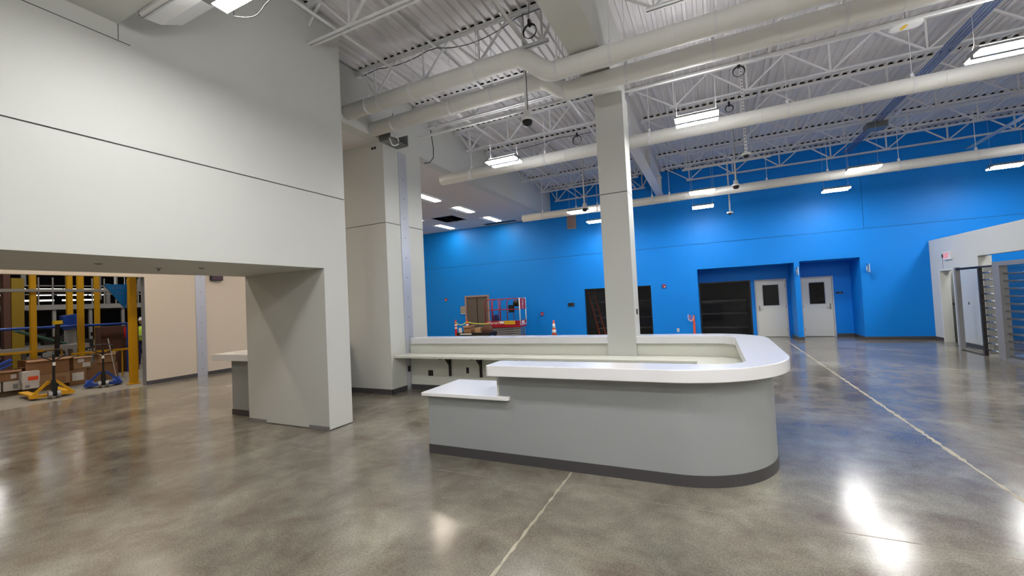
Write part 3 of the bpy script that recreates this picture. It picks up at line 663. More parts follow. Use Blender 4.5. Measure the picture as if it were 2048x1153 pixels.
# turnstile cage
XT = 5.42
t = thing('full_height_turnstile', 'grey steel full height turnstile with chrome comb bars at the right edge', 'turnstile', (XT, 12.2, 0))
build('header_beam', MB().box(XT-0.04, 10.9, 1.97, XT+0.06, 12.45, 2.06), 'mgray', t)
build('post', MB().box(XT-0.05, 12.2, 0, XT+0.08, 12.44, 1.97), 'mgray', t, bevel=0.004)
build('post', MB().box(XT-0.03, 12.98, 0, XT+0.03, 13.04, 2.0), 'dmetal', t)
build('post', MB().box(XT-0.05, 10.9, 0, XT+0.08, 11.1, 1.97), 'mgray', t, bevel=0.004)
build('base_rail', MB().box(XT-0.04, 11.1, 0, XT+0.06, 12.2, 0.06), 'mgray', t)
build('header_beam', MB().box(XT-0.03, 12.44, 1.96, XT+0.03, 13.0, 2.0), 'dmetal', t)
for k in range(12):
    z = 0.14+k*0.155
    build('comb_bar', MB().tube([(XT, 12.44, z), (XT, 12.98, z)], 0.018, 10), 'metal', t, smooth=True)
for k in range(12):
    z = 0.10+k*0.155
    build('comb_bar', MB().tube([(XT+0.02, 11.1, z), (XT+0.02, 12.2, z)], 0.018, 10), 'metal', t, smooth=True)
rc = (6.15, 12.1)
rot = build('rotor_column', MB().tube([(rc[0], rc[1], 0.02), (rc[0], rc[1], 2.05)], 0.06, 16), 'dmetal', t, smooth=True)
for a in (20, 140, 260):
    mb = MB()
    for k in range(11):
        z = 0.2+k*0.16
        mb.tube([(rc[0], rc[1], z), (rc[0]+0.6*math.cos(math.radians(a)), rc[1]+0.6*math.sin(math.radians(a)), z)], 0.018, 8)
    build('rotor_arm_set', mb, 'metal', rot, smooth=True)
build('side_panel', MB().box(XT+0.06, 13.0, 0.03, XW+0.7, 13.03, 2.0), 'gl', t)
mb = MB()
for k in range(14): mb.box(6.5, 11.0+0.0, 0.1+k*0.14, 6.52, 12.9, 0.13+k*0.14)
build('barrier_bars', mb, 'dmetal', t)
t = thing('gate_frame', 'grey steel gate frame standing left of the turnstile', 'gate frame', (XT, 13.5, 0))
build('post', MB().box(XT-0.04, 13.96, 0, XT+0.05, 14.04, 2.02), 'mgray', t, bevel=0.003)
build('header_beam', MB().box(XT-0.03, 13.05, 1.95, XT+0.03, 13.96, 2.0), 'black', t)
build('threshold', MB().box(XT-0.03, 13.05, 0, XT+0.03, 13.96, 0.015), 'dmetal', t)
o = build('covered_wall_panel', MB().box(XW-0.012, 14.0, 0.11, XW-0.002, 15.0, 1.96), 'glclear'); tag(o, 'glossy white panel on the low wall beside the turnstile', 'panel')
build('latch_plate', MB().box(XW-0.018, 14.45, 1.08, XW-0.012, 14.49, 1.14), 'black', o)

# ================================================================== cones, posts, lift, cart
def cone(x, y, label):
    t = thing('traffic_cone', label, 'traffic cone', (x, y, 0))
    build('cone_base', MB().box(x-0.18, y-0.18, 0, x+0.18, y+0.18, 0.03), 'black', t, bevel=0.01)
    build('cone_body', MB().lathe([(0.135, 0.03), (0.025, 0.9), (0.02, 0.91)], (x, y, 0), 20), 'orange', t, smooth=True)
    for a, b in ((0.42, 0.55), (0.6, 0.78)):
        ra = 0.135-(a-0.03)*0.11/0.87+0.003; rb = 0.135-(b-0.03)*0.11/0.87+0.003
        build('reflective_band', MB().lathe([(ra, a), (rb, b)], (x, y, 0), 20), 'white', t, smooth=True)
cone(-5.6, 15.4, 'orange traffic cone with two white bands standing before the blue wall')
def delineator(x, y, label):
    t = thing('delineator_post', label, 'safety post', (x, y, 0), 'red delineator posts')
    build('post_base', MB().lathe([(0.2, 0), (0.18, 0.03), (0.06, 0.06)], (x, y, 0), 16), 'black', t)
    build('post_body', MB().lathe([(0.055, 0.06), (0.045, 0.95), (0.03, 0.98), (0.03, 1.04), (0.045, 1.06), (0.02, 1.08)], (x, y, 0), 16), 'red2', t, smooth=True)
    for z in (0.72, 0.84): build('reflective_band', MB().lathe([(0.05, z), (0.05, z+0.07)], (x, y, 0), 16), 'white', t)
delineator(-9.42, 14.4, 'red and white safety post farther left, below the poster')
delineator(-8.88, 14.4, 'red and white safety post beside the black cart')
t = thing('caution_tape_line', 'yellow tape slung between the safety posts and the red lift', 'tape', (-8.9, 14.4, 0.95))
def sag(p, q, s, n=10): return [tuple(Vector(p).lerp(Vector(q), i/n)-Vector((0, 0, s*4*(i/n)*(1-i/n)))) for i in range(n+1)]
for p, q, s in (((-9.42, 14.35, 1.0), (-8.88, 14.35, 1.0), 0.12), ((-8.88, 14.35, 1.0), (-8.2, 14.95, 0.88), 0.05)):
    P = sag(p, q, s); mb = MB()
    for i in range(len(P)-1): mb.bar(P[i], P[i+1], 0.006, 0.035)
    build('tape_span', mb, 'tape', t)
o = build('wall_poster', MB().box(-10.42, YB-0.03, 1.27, -10.18, YB-0.0, 1.6), 'pink'); o.location.y -= 0.001
tag(o, 'small multicoloured notice board at the door frame on the blue wall', 'notice')
build('poster_edge', MB().box(-10.42, YB-0.034, 1.25, -10.18, YB-0.0, 1.27), 'white', o)

lx0, lx1, ly0, ly1 = -8.4, -6.84, 15.0, 15.62
t = thing('scissor_lift', 'red electric scissor lift parked before the grey double door', 'scissor lift', ((lx0+lx1)/2, 15.3, 0))
build('chassis', MB().box(lx0+0.05, ly0+0.02, 0.09, lx1-0.02, ly1-0.02, 0.34), 'red', t, bevel=0.01)
for x in (lx0+0.25, lx1-0.25):
    for y in (ly0+0.05, ly1-0.05): build('wheel', MB().lathe([(0.04, -0.04), (0.13, -0.04), (0.13, 0.04), (0.04, 0.04)], (x, y, 0.13), 16, 'y'), 'black', t)
for k in range(4):
    z = 0.36+k*0.085
    mb = MB().bar((lx0+0.3, ly0+0.06, z), (lx1-0.05, ly0+0.06, z+0.06), 0.04, 0.05).bar((lx0+0.3, ly1-0.06, z+0.06), (lx1-0.05, ly1-0.06, z), 0.04, 0.05).bar((lx0+0.3, ly0+0.11, z+0.06), (lx1-0.05, ly0+0.11, z), 0.04, 0.05)
    mb.box(lx1-0.09, ly0+0.06, z+0.01, lx1-0.05, ly1-0.06, z+0.04)
    build('scissor_arm_pair', mb, 'mgray', t)
build('platform_deck', MB().box(lx0, ly0, 0.7, lx1, ly1, 0.76), 'red', t)
build('toe_board', MB().box(lx0, ly0, 0.76, lx1, ly0+0.02, 0.96), 'red', t)
text('model_lettering', 'Micro19', 0.16, 'white', t, (-7.98, ly0-0.003, 0.88), (PI/2, 0, 0), sx=1.15)
build('yellow_decal', MB().box(-7.52, ly0-0.003, 0.82, -7.06, ly0, 0.95), 'yellow', t)
text('decal_lettering', 'FORWARD', 0.085, 'dmetal', t, (-7.29, ly0-0.005, 0.885), (PI/2, 0, 0))
build('white_decal', MB().box(-7.72, ly0-0.003, 0.85, -7.54, ly0, 0.94), 'paper', t)
T = 1.83
for nm, y in (('guard_rail', ly0+0.015), ('guard_rail', ly1-0.015)):
    mb = MB().tube([(lx0+0.02, y, 0.96), (lx0+0.02, y, T-0.12), (lx0+0.1, y, T-0.03), (lx0+0.22, y, T), (lx1-0.05, y, T)], 0.017, 8).tube([(lx0+0.02, y, 1.4), (lx1, y, 1.4)], 0.015, 8)
    for x in (lx0+0.32, lx0+0.38): mb.tube([(x, y, 0.96), (x, y, T)], 0.015, 8)
    for x in (lx0+0.72, lx0+1.02): mb.tube([(x, y, 0.96), (x, y, T-0.17), (x+0.05, y, T-0.06), (x+0.15, y, T)], 0.015, 8)
    build(nm, mb, 'red', t, smooth=True)
g = build('end_gate', MB().tube([(lx1, ly0+0.02, 0.8), (lx1, ly0+0.02, T), (lx1, ly1-0.02, T), (lx1, ly1-0.02, 0.8)], 0.022, 8).tube([(lx1, ly0+0.02, 0.8), (lx1, ly1-0.02, 0.8)], 0.02, 8), 'white', t, smooth=True)
build('gate_panel', MB().box(lx1-0.01, ly0+0.04, 1.4, lx1+0.012, ly1-0.04, T-0.02), 'red', g)
text('gate_lettering', 'MEC', 0.2, 'white', g, (lx1+0.014, (ly0+ly1)/2, 1.62), (PI/2, -PI/2, PI/2))
build('gate_label', MB().box(lx1-0.01, ly0+0.04, 0.8, lx1+0.012, ly1-0.04, 0.97), 'red', g)
build('gate_sticker', MB().box(lx1+0.012, ly0+0.15, 0.84, lx1+0.014, ly0+0.4, 0.94), 'white', g)
build('control_box', MB().box(lx1-0.5, ly0+0.03, 1.28, lx1-0.28, ly0+0.15, 1.58), 'black', t, bevel=0.01)
o = build('jacket', MB().lathe([(0.05, 0), (0.15, 0.03), (0.14, 0.3), (0.1, 0.42), (0.03, 0.45)], (lx0+0.36, ly0+0.26, 0.765), 12), 'navy'); o.scale = (1.1, 0.6, 1); tag(o, 'dark navy jacket heaped inside the lift platform', 'jacket')
o = build('tool_bag', MB().lathe([(0.04, 0), (0.13, 0.05), (0.15, 0.18), (0.08, 0.28), (0.03, 0.3)], (lx1-0.25, ly0+0.3, 1.5), 10), 'black', smooth=True); o.scale = (1.1, 0.7, 0.9); tag(o, 'black tool bag hung inside the lift guard rail', 'bag')
build('bag_strap', MB().tube([(lx1-0.25, ly0+0.3, 1.78), (lx1-0.2, ly0+0.45, 1.81), (lx1-0.15, ly1-0.04, 1.81)], 0.012, 6), 'black', o)
# cart with boxes
cx0, cx1, cy0, cy1 = -8.75, -7.35, 13.4, 14.0
t = thing('utility_cart', 'black utility cart loaded with cardboard before the lift', 'cart', ((cx0+cx1)/2, 13.7, 0))
build('tray', MB().box(cx0, cy0, 0.52, cx1, cy1, 0.56).box(cx0, cy0, 0.56, cx1, cy0+0.03, 0.64).box(cx0, cy1-0.03, 0.56, cx1, cy1, 0.64).box(cx0, cy0+0.03, 0.56, cx0+0.03, cy1-0.03, 0.64).box(cx1-0.03, cy0+0.03, 0.56, cx1, cy1-0.03, 0.64), 'black', t, bevel=0.008)
build('shelf', MB().box(cx0, cy0, 0.16, cx1, cy1, 0.22), 'black', t)
for x in (cx0+0.06, cx1-0.06):
    for y in (cy0+0.06, cy1-0.06):
        build('leg', MB().box(x-0.03, y-0.03, 0.1, x+0.03, y+0.03, 0.52), 'black', t)
        build('caster', MB().lathe([(0.01, -0.02), (0.05, -0.02), (0.05, 0.02), (0.01, 0.02)], (x, y, 0.05), 12, 'y'), 'dmetal', t)
build('brand_strip', MB().box(cx0+0.15, cy0-0.003, 0.57, cx0+0.65, cy0, 0.61), 'paper', t)
def carton(name, x, y, z, w_, d, h, rz, m, label, flaps=False, lab=None, group=None):
    t = thing(name, label, 'box', (x, y, z), group)
    mb = MB().box(-w_/2, -d/2, 0, w_/2, d/2, 0.006).box(-w_/2, -d/2, 0, -w_/2+0.006, d/2, h).box(w_/2-0.006, -d/2, 0, w_/2, d/2, h).box(-w_/2, -d/2, 0, w_/2, -d/2+0.006, h).box(-w_/2, d/2-0.006, 0, w_/2, d/2, h)
    if not flaps: mb.box(-w_/2, -d/2, h-0.006, w_/2, d/2, h)
    def B(nm, mb, mm):
        mb.v = [tuple(Vector(v)+Vector((x, y, z))) for v in mb.v]; return build(nm, mb, mm, t)
    B('box_body', mb, m)
    if flaps:
        q = min(w_, d)*0.22
        for s in (-1, 1): B('flap', MB().obox((s*(w_/2+q*0.35), 0, h+q*0.3*random.uniform(0.2, 1)), (q, d*0.98, 0.005), (0, -s*random.uniform(-0.5, 0.6), 0)), m)
        B('flap', MB().obox((0, -(d/2+q*0.35), h-0.02), (w_*0.98, q, 0.005), (0.4, 0, 0)), m)
    if lab:
        for (a, b, c, e, mm) in lab: B('label_sticker', MB().box(a, -d/2-0.003, b, c, -d/2, e), mm)
    t.rotation_euler = (0, 0, rz)
    return t
carton('cardboard_box', -8.38, 13.7, 0.562, 0.3, 0.3, 0.3, 0.06, 'card', 'crumpled brown box on the cart, left of two', True)
carton('cardboard_box', -7.92, 13.68, 0.562, 0.24, 0.26, 0.24, -0.08, 'card2', 'paler cardboard box on the cart, right of two')
o = build('tote_bag', MB().lathe([(0.12, 0), (0.2, 0.03), (0.19, 0.2), (0.1, 0.34), (0.04, 0.36)], (-7.57, 13.7, 0.57), 12), 'brown', smooth=True); o.scale = (1.1, 0.7, 1); tag(o, 'dark brown soft bag at the right end of the cart', 'bag')
o = build('paper_sheet', MB().obox((-8.62, 13.47, 0.72), (0.13, 0.004, 0.2), (0.15, 0, 0.1)), 'paper'); tag(o, 'white paper sheet leaning at the left end of the cart', 'paper')

# ladder and shelving behind the dark glass
t = thing('leaning_ladder', 'orange ladder leaning behind the dark window by the column', 'ladder', (-4.2, 18, 0))
la, lb_ = Vector((-4.15, 16.85, 0.02)), Vector((-4.80, 17.5, 2.2))
off = Vector((0.2, 0.16, 0))
for d in (Vector((0, 0, 0)), off): build('rail', MB().bar(la+d, lb_+d, 0.03, 0.07), 'orange', t)
for k in range(8):
    p = la.lerp(lb_, (k+0.6)/8.5); build('rung', MB().bar(p, p+off, 0.03, 0.03), 'mgray', t)
def shelving(x0, x1, y, label, zs):
    t = thing('dark_cabinet', label, 'cabinet', ((x0+x1)/2, y, 0))
    build('carcass', MB().box(x0, y, 0, x0+0.03, y+0.5, 1.5).box(x1-0.03, y, 0, x1, y+0.5, 1.5).box(x0, y+0.48, 0, x1, y+0.5, 1.5), 'shelf', t)
    for z in zs: build('shelf', MB().box(x0+0.03, y, z, x1-0.03, y+0.48, z+0.05), 'ware_gray', t)
shelving(-4.6, -2.1, 18.55, 'dark storage cabinet inside the window by the column', (0.3, 0.75, 1.45))
shelving(-0.55, 1.2, 18.55, 'dark storage cabinet inside the alcove window', (0.25, 0.8, 1.3))

# ================================================================== ceiling cameras, coils, conduits, access point
def dome_camera(x, y, z, ztop, kind, label):
    t = thing('dome_camera', label, 'security camera', (x, y, z), 'hanging security cameras')
    if kind == 'big':
        build('camera_housing', MB().lathe([(0.03, 0.16), (0.055, 0.15), (0.06, 0.06), (0.085, 0.05), (0.09, 0.0)], (x, y, z), 20), 'white', t, smooth=True)
        build('dome_lens', MB().lathe([(0.08, 0.0), (0.078, -0.03), (0.055, -0.07), (0.0, -0.085)], (x, y, z), 20), 'black', t, smooth=True)
    else:
        build('camera_housing', MB().lathe([(0.02, 0.05), (0.085, 0.045), (0.09, 0.0)], (x, y, z), 20), 'white', t, smooth=True)
        build('dome_lens', MB().lathe([(0.05, 0.0), (0.048, -0.02), (0.03, -0.045), (0.0, -0.05)], (x, y, z), 20), 'black', t, smooth=True)
    z0 = z+(0.15 if kind == 'big' else 0.045)
    if kind == 'small':
        mb = MB().box(x-0.02, y-0.003, z0, x+0.02, y+0.003, ztop); build('perforated_strut', mb, 'steel', t)
        mb = MB(); k = z0+0.05
        while k < ztop: mb.box(x-0.007, y-0.005, k, x+0.007, y-0.003, k+0.025); k += 0.065
        build('strut_slots', mb, 'black', t)
    else:
        build('drop_pole', MB().box(x-0.018, y-0.018, z0, x+0.018, y+0.018, ztop), 'steel', t)
        build('pole_cable', MB().tube([(x+0.024, y-0.02, z0), (x+0.024, y-0.02, ztop)], 0.006, 6), 'black' if y < 7 else 'mgray', t)
dome_camera(-2.42, 5.95, 4.5, DECK, 'big', 'security camera on the long black cabled pole left of the column')
dome_camera(0.75, 9.4, 4.36, DECK, 'small', 'security camera on a perforated strut right of the big lamp')
dome_camera(0.74, 12.9, 4.55, DECK, 'big', 'security camera just in front of the farthest pipe')
dome_camera(0.63, 14.6, 4.1, DECK, 'small', 'lowest security camera, on a thin strut before the blue wall')
dome_camera(-3.22, 12.0, 4.32, DECK, 'big', 'security camera hanging beside the lamp left of the column')
def coil(x, y, z, r, label):
    t = thing('cable_coil', label, 'cable coil', (x, y, z), 'black cable coils under the roof')
    for k in range(3): build('cable_loop', MB().tube([(x+(r-0.004*k)*math.cos(2*PI*i/20), y+0.012*k, z+(r-0.004*k)*math.sin(2*PI*i/20)) for i in range(20)], 0.005, 6, closed=True), 'black', t, smooth=True)
    build('cable_tie', MB().box(x-0.02, y-0.02, z+r-0.03, x+0.02, y+0.04, z+r+0.06), 'black', t)
    build('cable_drop', MB().tube([(x, y, z+r+0.05), (x+0.01, y, DECK-0.02)], 0.004, 5), 'black', t)
coil(0.66, 8.6, 5.68, 0.1, 'coil of black cable under the roof right of the slim column')
coil(-2.86, 10.3, 5.72, 0.12, 'coil of black cable under the roof left of the column beyond the third pipe')
coil(-2.25, 5.8, 5.78, 0.11, 'coil of black cable beside the cabled camera pole')
coil(0.55, 10.1, 5.62, 0.08, 'small coil of black cable behind the big lamp')
def cable(pts, label, r=0.007):
    o = build('roof_cable', MB().tube(pts, r, 6), 'black'); tag(o, label, 'cable', 'black cables along the joists')
cable([(-5.7, 5.92, 6.1)]+sag((-5.3, 5.92, 6.13), (-4.2, 5.92, 6.13), 0.06)+sag((-4.0, 5.92, 6.12), (-2.5, 5.92, 6.14), 0.14)+[(-1.7, 5.92, 6.15)], 'black cable sagging along the near left joist')
cable(sag((-5.2, 10.9, 6.08), (-3.6, 10.9, 6.12), 0.05)+sag((-3.5, 10.9, 6.12), (-1.8, 10.9, 6.14), 0.05), 'black cable strung along the joist behind the left lamp')
cable([(-5.8, 7.85, 5.0), (-5.65, 7.85, 4.98), (-5.5, 7.8, 5.05), (-5.42, 7.7, 5.25), (-5.4, 7.6, 5.6)], 'black cable hanging from the strut beside the pier', 0.01)
t = thing('junction_box', 'open grey steel junction box at the top of the pier metal strip', 'junction box', (-5.72, 6.72, 5.1))
build('box_shell', MB().box(-5.838, 6.45, 5.08, -5.55, 6.47, 5.3).box(-5.838, 6.98, 5.08, -5.55, 7.0, 5.3).box(-5.838, 6.47, 5.06, -5.55, 6.98, 5.08).box(-5.838, 6.47, 5.08, -5.82, 6.98, 5.3), 'jbox', t)
build('cable_loop', MB().tube([(-5.6+0.03*math.sin(i), 6.5+0.14*math.cos(2*PI*i/14)+0.1, 5.08+0.09*math.sin(2*PI*i/14)) for i in range(14)], 0.014, 6, closed=True), 'white', t, smooth=True)
# blue grey conduits
for k in range(4):
    x = 3.72+0.055*k
    o = build('conduit_run', MB().tube([(x, 5.0, 5.62), (x, 15.4, 5.62)], 0.017, 8), 'conduit', smooth=True)
    tag(o, 'blue grey conduit crossing the joists at upper right, %s from the left of four' % ORD[k], 'conduit', 'parallel blue grey conduits')
o = build('splice_box', MB().box(3.62, 12.9, 5.48, 4.02, 13.25, 5.64), 'jbox', bevel=0.01); tag(o, 'grey box on the blue grey conduits near the blue wall', 'junction box')
for k in range(3):
    x = 6.55+0.05*k
    o = build('conduit_run', MB().tube([(x, 5.0, 5.42), (x, 15.9, 5.32)], 0.017, 8), 'steel', smooth=True)
    tag(o, 'pale grey conduit at the far right under the joists, %s from the left of three' % ORD[k], 'conduit', 'parallel pale conduits')
t = thing('wireless_access_point', 'white oval access point with a yellow sticker at upper right', 'access point', (2.76, 7.98, 5.45))
pl_ = [(2.76+0.19*(abs(math.cos(a))**0.6)*math.copysign(1, math.cos(a)), 7.98+0.11*(abs(math.sin(a))**0.6)*math.copysign(1, math.sin(a))) for a in [2*PI*i/32 for i in range(32)]]
build('housing', MB().prism(pl_, 5.44, 5.475), 'white', t, bevel=0.012)
build('sticker', MB().obox((2.73, 7.96, 5.437), (0.05, 0.12, 0.003), (0, 0, 0.2)), 'yellow', t)
build('mount', MB().box(2.73, 7.95, 5.475, 2.79, 8.01, 5.5).tube([(2.76, 7.98, 5.5), (2.76, 7.98, DECK)], 0.008, 8), 'mgray', t)
# left top soffit box and air handler
struct('ceiling', MB().box(-5.1, -8, 4.65, -1.61, 2.055, DECK-0.01), 'wall', 'low white soffit box beside the tall left wall')
t = thing('air_curtain', 'white curved metal air unit beside the soffit at the top left', 'air unit', (-4.6, 2.3, 4.7))
prof = [(2.06, 4.62), (2.10, 4.60), (2.24, 4.62), (2.34, 4.68), (2.42, 4.72), (2.50, 4.95), (2.06, 4.95)]
build('unit_casing', MB().prism_ax(prof, -4.72, -3.9, 'x'), 'white', t)
build('intake_slot', MB().box(-4.74, 2.065, 4.62, -4.72, 2.12, 4.9).box(-4.0, 2.13, 4.60, -3.94, 2.3, 4.612), 'dmetal', t)
build('edge_rail', MB().box(-4.72, 2.085, 4.588, -3.9, 2.1, 4.604), 'metal', t)
o = build('wire_loop', MB().tube([(-3.47+0.34*math.cos(2*PI*i/28), 2.36+0.02*math.sin(i), 4.52+0.14*math.sin(2*PI*i/28)) for i in range(28)], 0.004, 6, closed=True), 'dmetal', smooth=True)
tag(o, 'thin dark wire loop hanging around the lamp at the tall left wall', 'cable')
build('loop_tie', MB().tube([(-3.47, 2.36, 4.66), (-3.47, 2.36, 6.2)], 0.003, 5), 'dmetal', o)
# portal soffit devices
for (x, y, lb) in ((-6.1, 2.8, 'small sprinkler head under the opening soffit, centre'), (-5.85, 2.15, 'flat sprinkler cover under the opening soffit, left'), (-5.85, 3.15, 'flat sprinkler cover under the opening soffit, right')):
    o = build('sprinkler_head', MB().lathe([(0.035, 0), (0.035, -0.006), (0.012, -0.01), (0.012, -0.03 if 'head' in lb else -0.012), (0.022, -0.034 if 'head' in lb else -0.013)], (x, y, 2.36), 14), 'mgray'); tag(o, lb, 'sprinkler')
# hall counter and display
t = thing('hall_counter', 'grey counter with white top behind the portal pillar', 'counter', (-7.3, 5.5, 0))
build('counter_base', MB().box(-7.68, 4.57, 0, -6.95, 6.4, 0.96), 'gray_lam', t)
build('kick_strip', MB().box(-7.69, 4.562, 0, -6.95, 4.57, 0.1), 'base', t)
build('counter_slab', MB().box(-7.98, 4.42, 0.96, -6.95, 6.5, 1.07), 'white_lam', t, bevel=0.006)
o = build('wall_display', MB().box(-13.6, 7.53, 2.8, -13.5, 7.86, 3.1), 'black', bevel=0.005); tag(o, 'small dark purple wall display above the cream hall wall', 'display')
build('display_face', MB().box(-13.5, 7.55, 2.82, -13.498, 7.84, 3.08), 'mauve', o)

# ================================================================== warehouse
struct('wall_warehouse', MB().box(-60, -20, -0.1, -59.8, 30, 9).box(-60, 29.8, -0.1, -13.8, 30, 9).box(-60, -20, -0.1, -13.8, -19.8, 9).box(-60, -20, 9, -13.8, 30, 9.1), 'ware_dark', 'dark far walls of the warehouse')
struct('wall_warehouse', MB().box(-13.83, 5.94, -0.1, -13.771, 30, 9).box(-13.83, -20, CEIL, -13.771, 5.9, 9).box(-13.83, -20, 0, -13.771, -4, CEIL), 'ware_gray', 'back of the hall wall seen from the warehouse')
def ycol(x, y, s, h, label, m='yel_steel'):
    t = thing('yellow_column', label, 'column', (x, y, 0), 'yellow warehouse columns')
    build('shaft', MB().box(x-s/2, y-s/2, 0, x+s/2, y+s/2, h), m, t)
    build('base_plate', MB().box(x-s*0.8, y-s*0.8, -0.005, x+s*0.8, y+s*0.8, 0.02), m, t)
ycol(-14.35, 5.955, 0.15, 5.5, 'yellow steel column standing at the right edge of the warehouse opening')
ycol(-17.2, 4.9, 0.115, 5.5, 'yellow steel column behind the yellow pallet jack')
ycol(-17.8, 6.09, 0.13, 5.5, 'yellow steel column in the middle of the warehouse opening')
ycol(-19.5, 7.1, 0.12, 6, 'yellow steel column behind the blue hanging sign')
ycol(-20.5, 8.95, 0.12, 6, 'yellow steel column glimpsed behind the worker')
ycol(-22, 7.22, 0.15, 6, 'darker yellow column deep in the warehouse')
o = build('yellow_machine', MB().box(-22.3, 5.76, 0, -22, 6.06, 3.4), 'yel_panel'); tag(o, 'tall dull yellow machine panel at the left of the warehouse', 'panel')
o = build('machine_tower', MB().box(-22.3, 5.58, 0, -22.0, 5.74, 3.6), 'brown'); tag(o, 'dark brown machine tower left of the dull yellow panel', 'machine')
# mezzanine
t = thing('mezzanine_conveyor', 'grey steel mezzanine conveyor crossing the warehouse', 'conveyor', (-24, 8, 0))
build('edge_beam', MB().box(-24.2, 2, 2.3, -24, 14, 2.5), 'ware_gray', t)
build('deck_slab', MB().box(-32, 2, 2.36, -24.2, 14, 2.42), 'ware_dark', t)
for k in range(10): build('support_post', MB().box(-24.15, 3+k*1.1, 0, -24.05, 3.1+k*1.1, 2.3), 'ware_gray', t)
for k in range(26): build('railing_post', MB().box(-24.1, 3+k*0.4, 2.5, -24.06, 3.04+k*0.4, 3.6), 'ware_gray', t)
for z in (2.9, 3.25): build('railing_bar', MB().box(-24.1, 2, z, -24.06, 14, z+0.04), 'ware_gray', t)
t = thing('lower_conveyor', 'long low conveyor with green belt at the left of the warehouse', 'conveyor', (-20, 6, 0))
build('conveyor_frame', MB().box(-20.4, 3, 0.85, -19.8, 7.0, 1.0), 'ware_gray', t)
build('belt', MB().obox((-20.1, 5.9, 1.3), (0.5, 1.2, 0.05), (-0.45, 0, 0)), 'green', t)
for k in range(4): build('leg', MB().box(-20.3, 3.3+k*1.1, 0, -20.2, 3.4+k*1.1, 0.85), 'ware_gray', t)
o = build('pipe_rail', MB().tube([(-18, 2.5, 1.66), (-18, 7.5, 1.62)], 0.04, 8), 'bluest', smooth=True); tag(o, 'blue horizontal pipe crossing the warehouse behind the columns', 'pipe')
for y in (3.2, 7.3): build('rail_post', MB().box(-18.03, y, 0, -17.97, y+0.06, 1.62), 'bluest', o)
def rail(y0, y1, x, z, label):
    t = thing('safety_rail', label, 'railing', (x, (y0+y1)/2, 0), 'yellow safety rails')
    build('top_rail', MB().box(x-0.03, y0, z-0.06, x+0.03, y1, z), 'yel_steel', t)
    n = max(2, int((y1-y0)/0.16)) if z < 1.0 else 3
    for k in range(n): 
        y = y0+(y1-y0)*k/(n-1); build('rail_post', MB().box(x-0.015, y-0.015, 0, x+0.015, y+0.015, z-0.06), 'yel_steel', t)
rail(2.6, 5.32, -16.75, 1.04, 'long yellow guard rail at the left of the warehouse opening')
rail(5.55, 7.1, -16.85, 0.86, 'yellow barred safety rail behind the right yellow column')
struct('beam_warehouse', MB().box(-17.3, 2, 2.66, -17.1, 9, 2.74).box(-30, 2, 4.2, -29.7, 20, 4.5).box(-40, 0, 5, -39.7, 25, 5.5), 'ware_gray', 'grey overhead steel beams in the warehouse')
# far lamps
k = 0
for (x, ys_, z) in ((-45, [11.6, 12.7, 13.5, 14.4, 15.3, 16.2], 4.25), (-45, [11.2, 12.9, 14.1, 14.9, 15.9], 3.85), (-52, [14, 15.2, 16.6, 17.8], 3.7)):
    for y in ys_:
        o = build('warehouse_light', MB().box(x, y, z, x+0.3, y+0.8, z+0.1), 'farlamp'); k += 1
        tag(o, 'far strip light in the warehouse, row %s, %s from the left' % ({4.25: 'top', 3.85: 'middle', 3.7: 'bottom'}[z], ORD[ys_.index(y)]), 'light', 'far warehouse strip lights')
for i, (x, y, z) in enumerate(((-26, 7.3, 4.35), (-30, 9.2, 4.55), (-33, 10.7, 5.0))):
    o = build('warehouse_light', MB().box(x, y, z, x+0.5, y+0.5, z+0.08), 'farlamp'); tag(o, 'bright warehouse ceiling lamp, %s from the left under the opening head' % ORD[i], 'light', 'warehouse ceiling lamps')
for i, (x, y) in enumerate(((-15.6, 3.5), (-16, 7.5), (-20, 1), (-20, 5), (-22, 10), (-22, 14), (-35, 8), (-44, 14))):  # unseen overhead lamps added to brighten the warehouse
    o = build('warehouse_light', MB().box(x, y, 7.5, x+1.2, y+0.4, 7.55), 'ware_fill'); tag(o, 'high warehouse lamp, unseen and added above the opening, %s' % ORD[i], 'light', 'added high warehouse lamps')
# hanging blue sign
t = thing('hanging_zone_sign', 'blue triangular hanging sign near the right yellow column', 'sign', (-16.2, 6.35, 2.5))
build('sign_face', MB().prism_ax([(6.06, 2.83), (6.58, 2.83), (6.56, 2.12), (6.5, 2.14)], -16.22, -16.18, 'x'), 'signblue', t)
build('sign_face', MB().prism_ax([(-16.24, 2.83), (-15.75, 2.83), (-16.2, 2.1)], 6.58, 6.61, 'y'), 'signblue', t)
build('hanger', MB().box(-16.21, 6.3, 2.83, -16.19, 6.34, 4.0).box(-16.21, 6.54, 2.83, -16.19, 6.555, 4.0), 'white', t)
text('sign_lettering', 'A142', 0.14, 'conduit', t, (-16.178, 6.38, 2.72), (PI/2, 0, PI/2)); text('sign_lettering', 'Zone', 0.1, 'conduit', t, (-16.178, 6.42, 2.56), (PI/2, 0, PI/2))

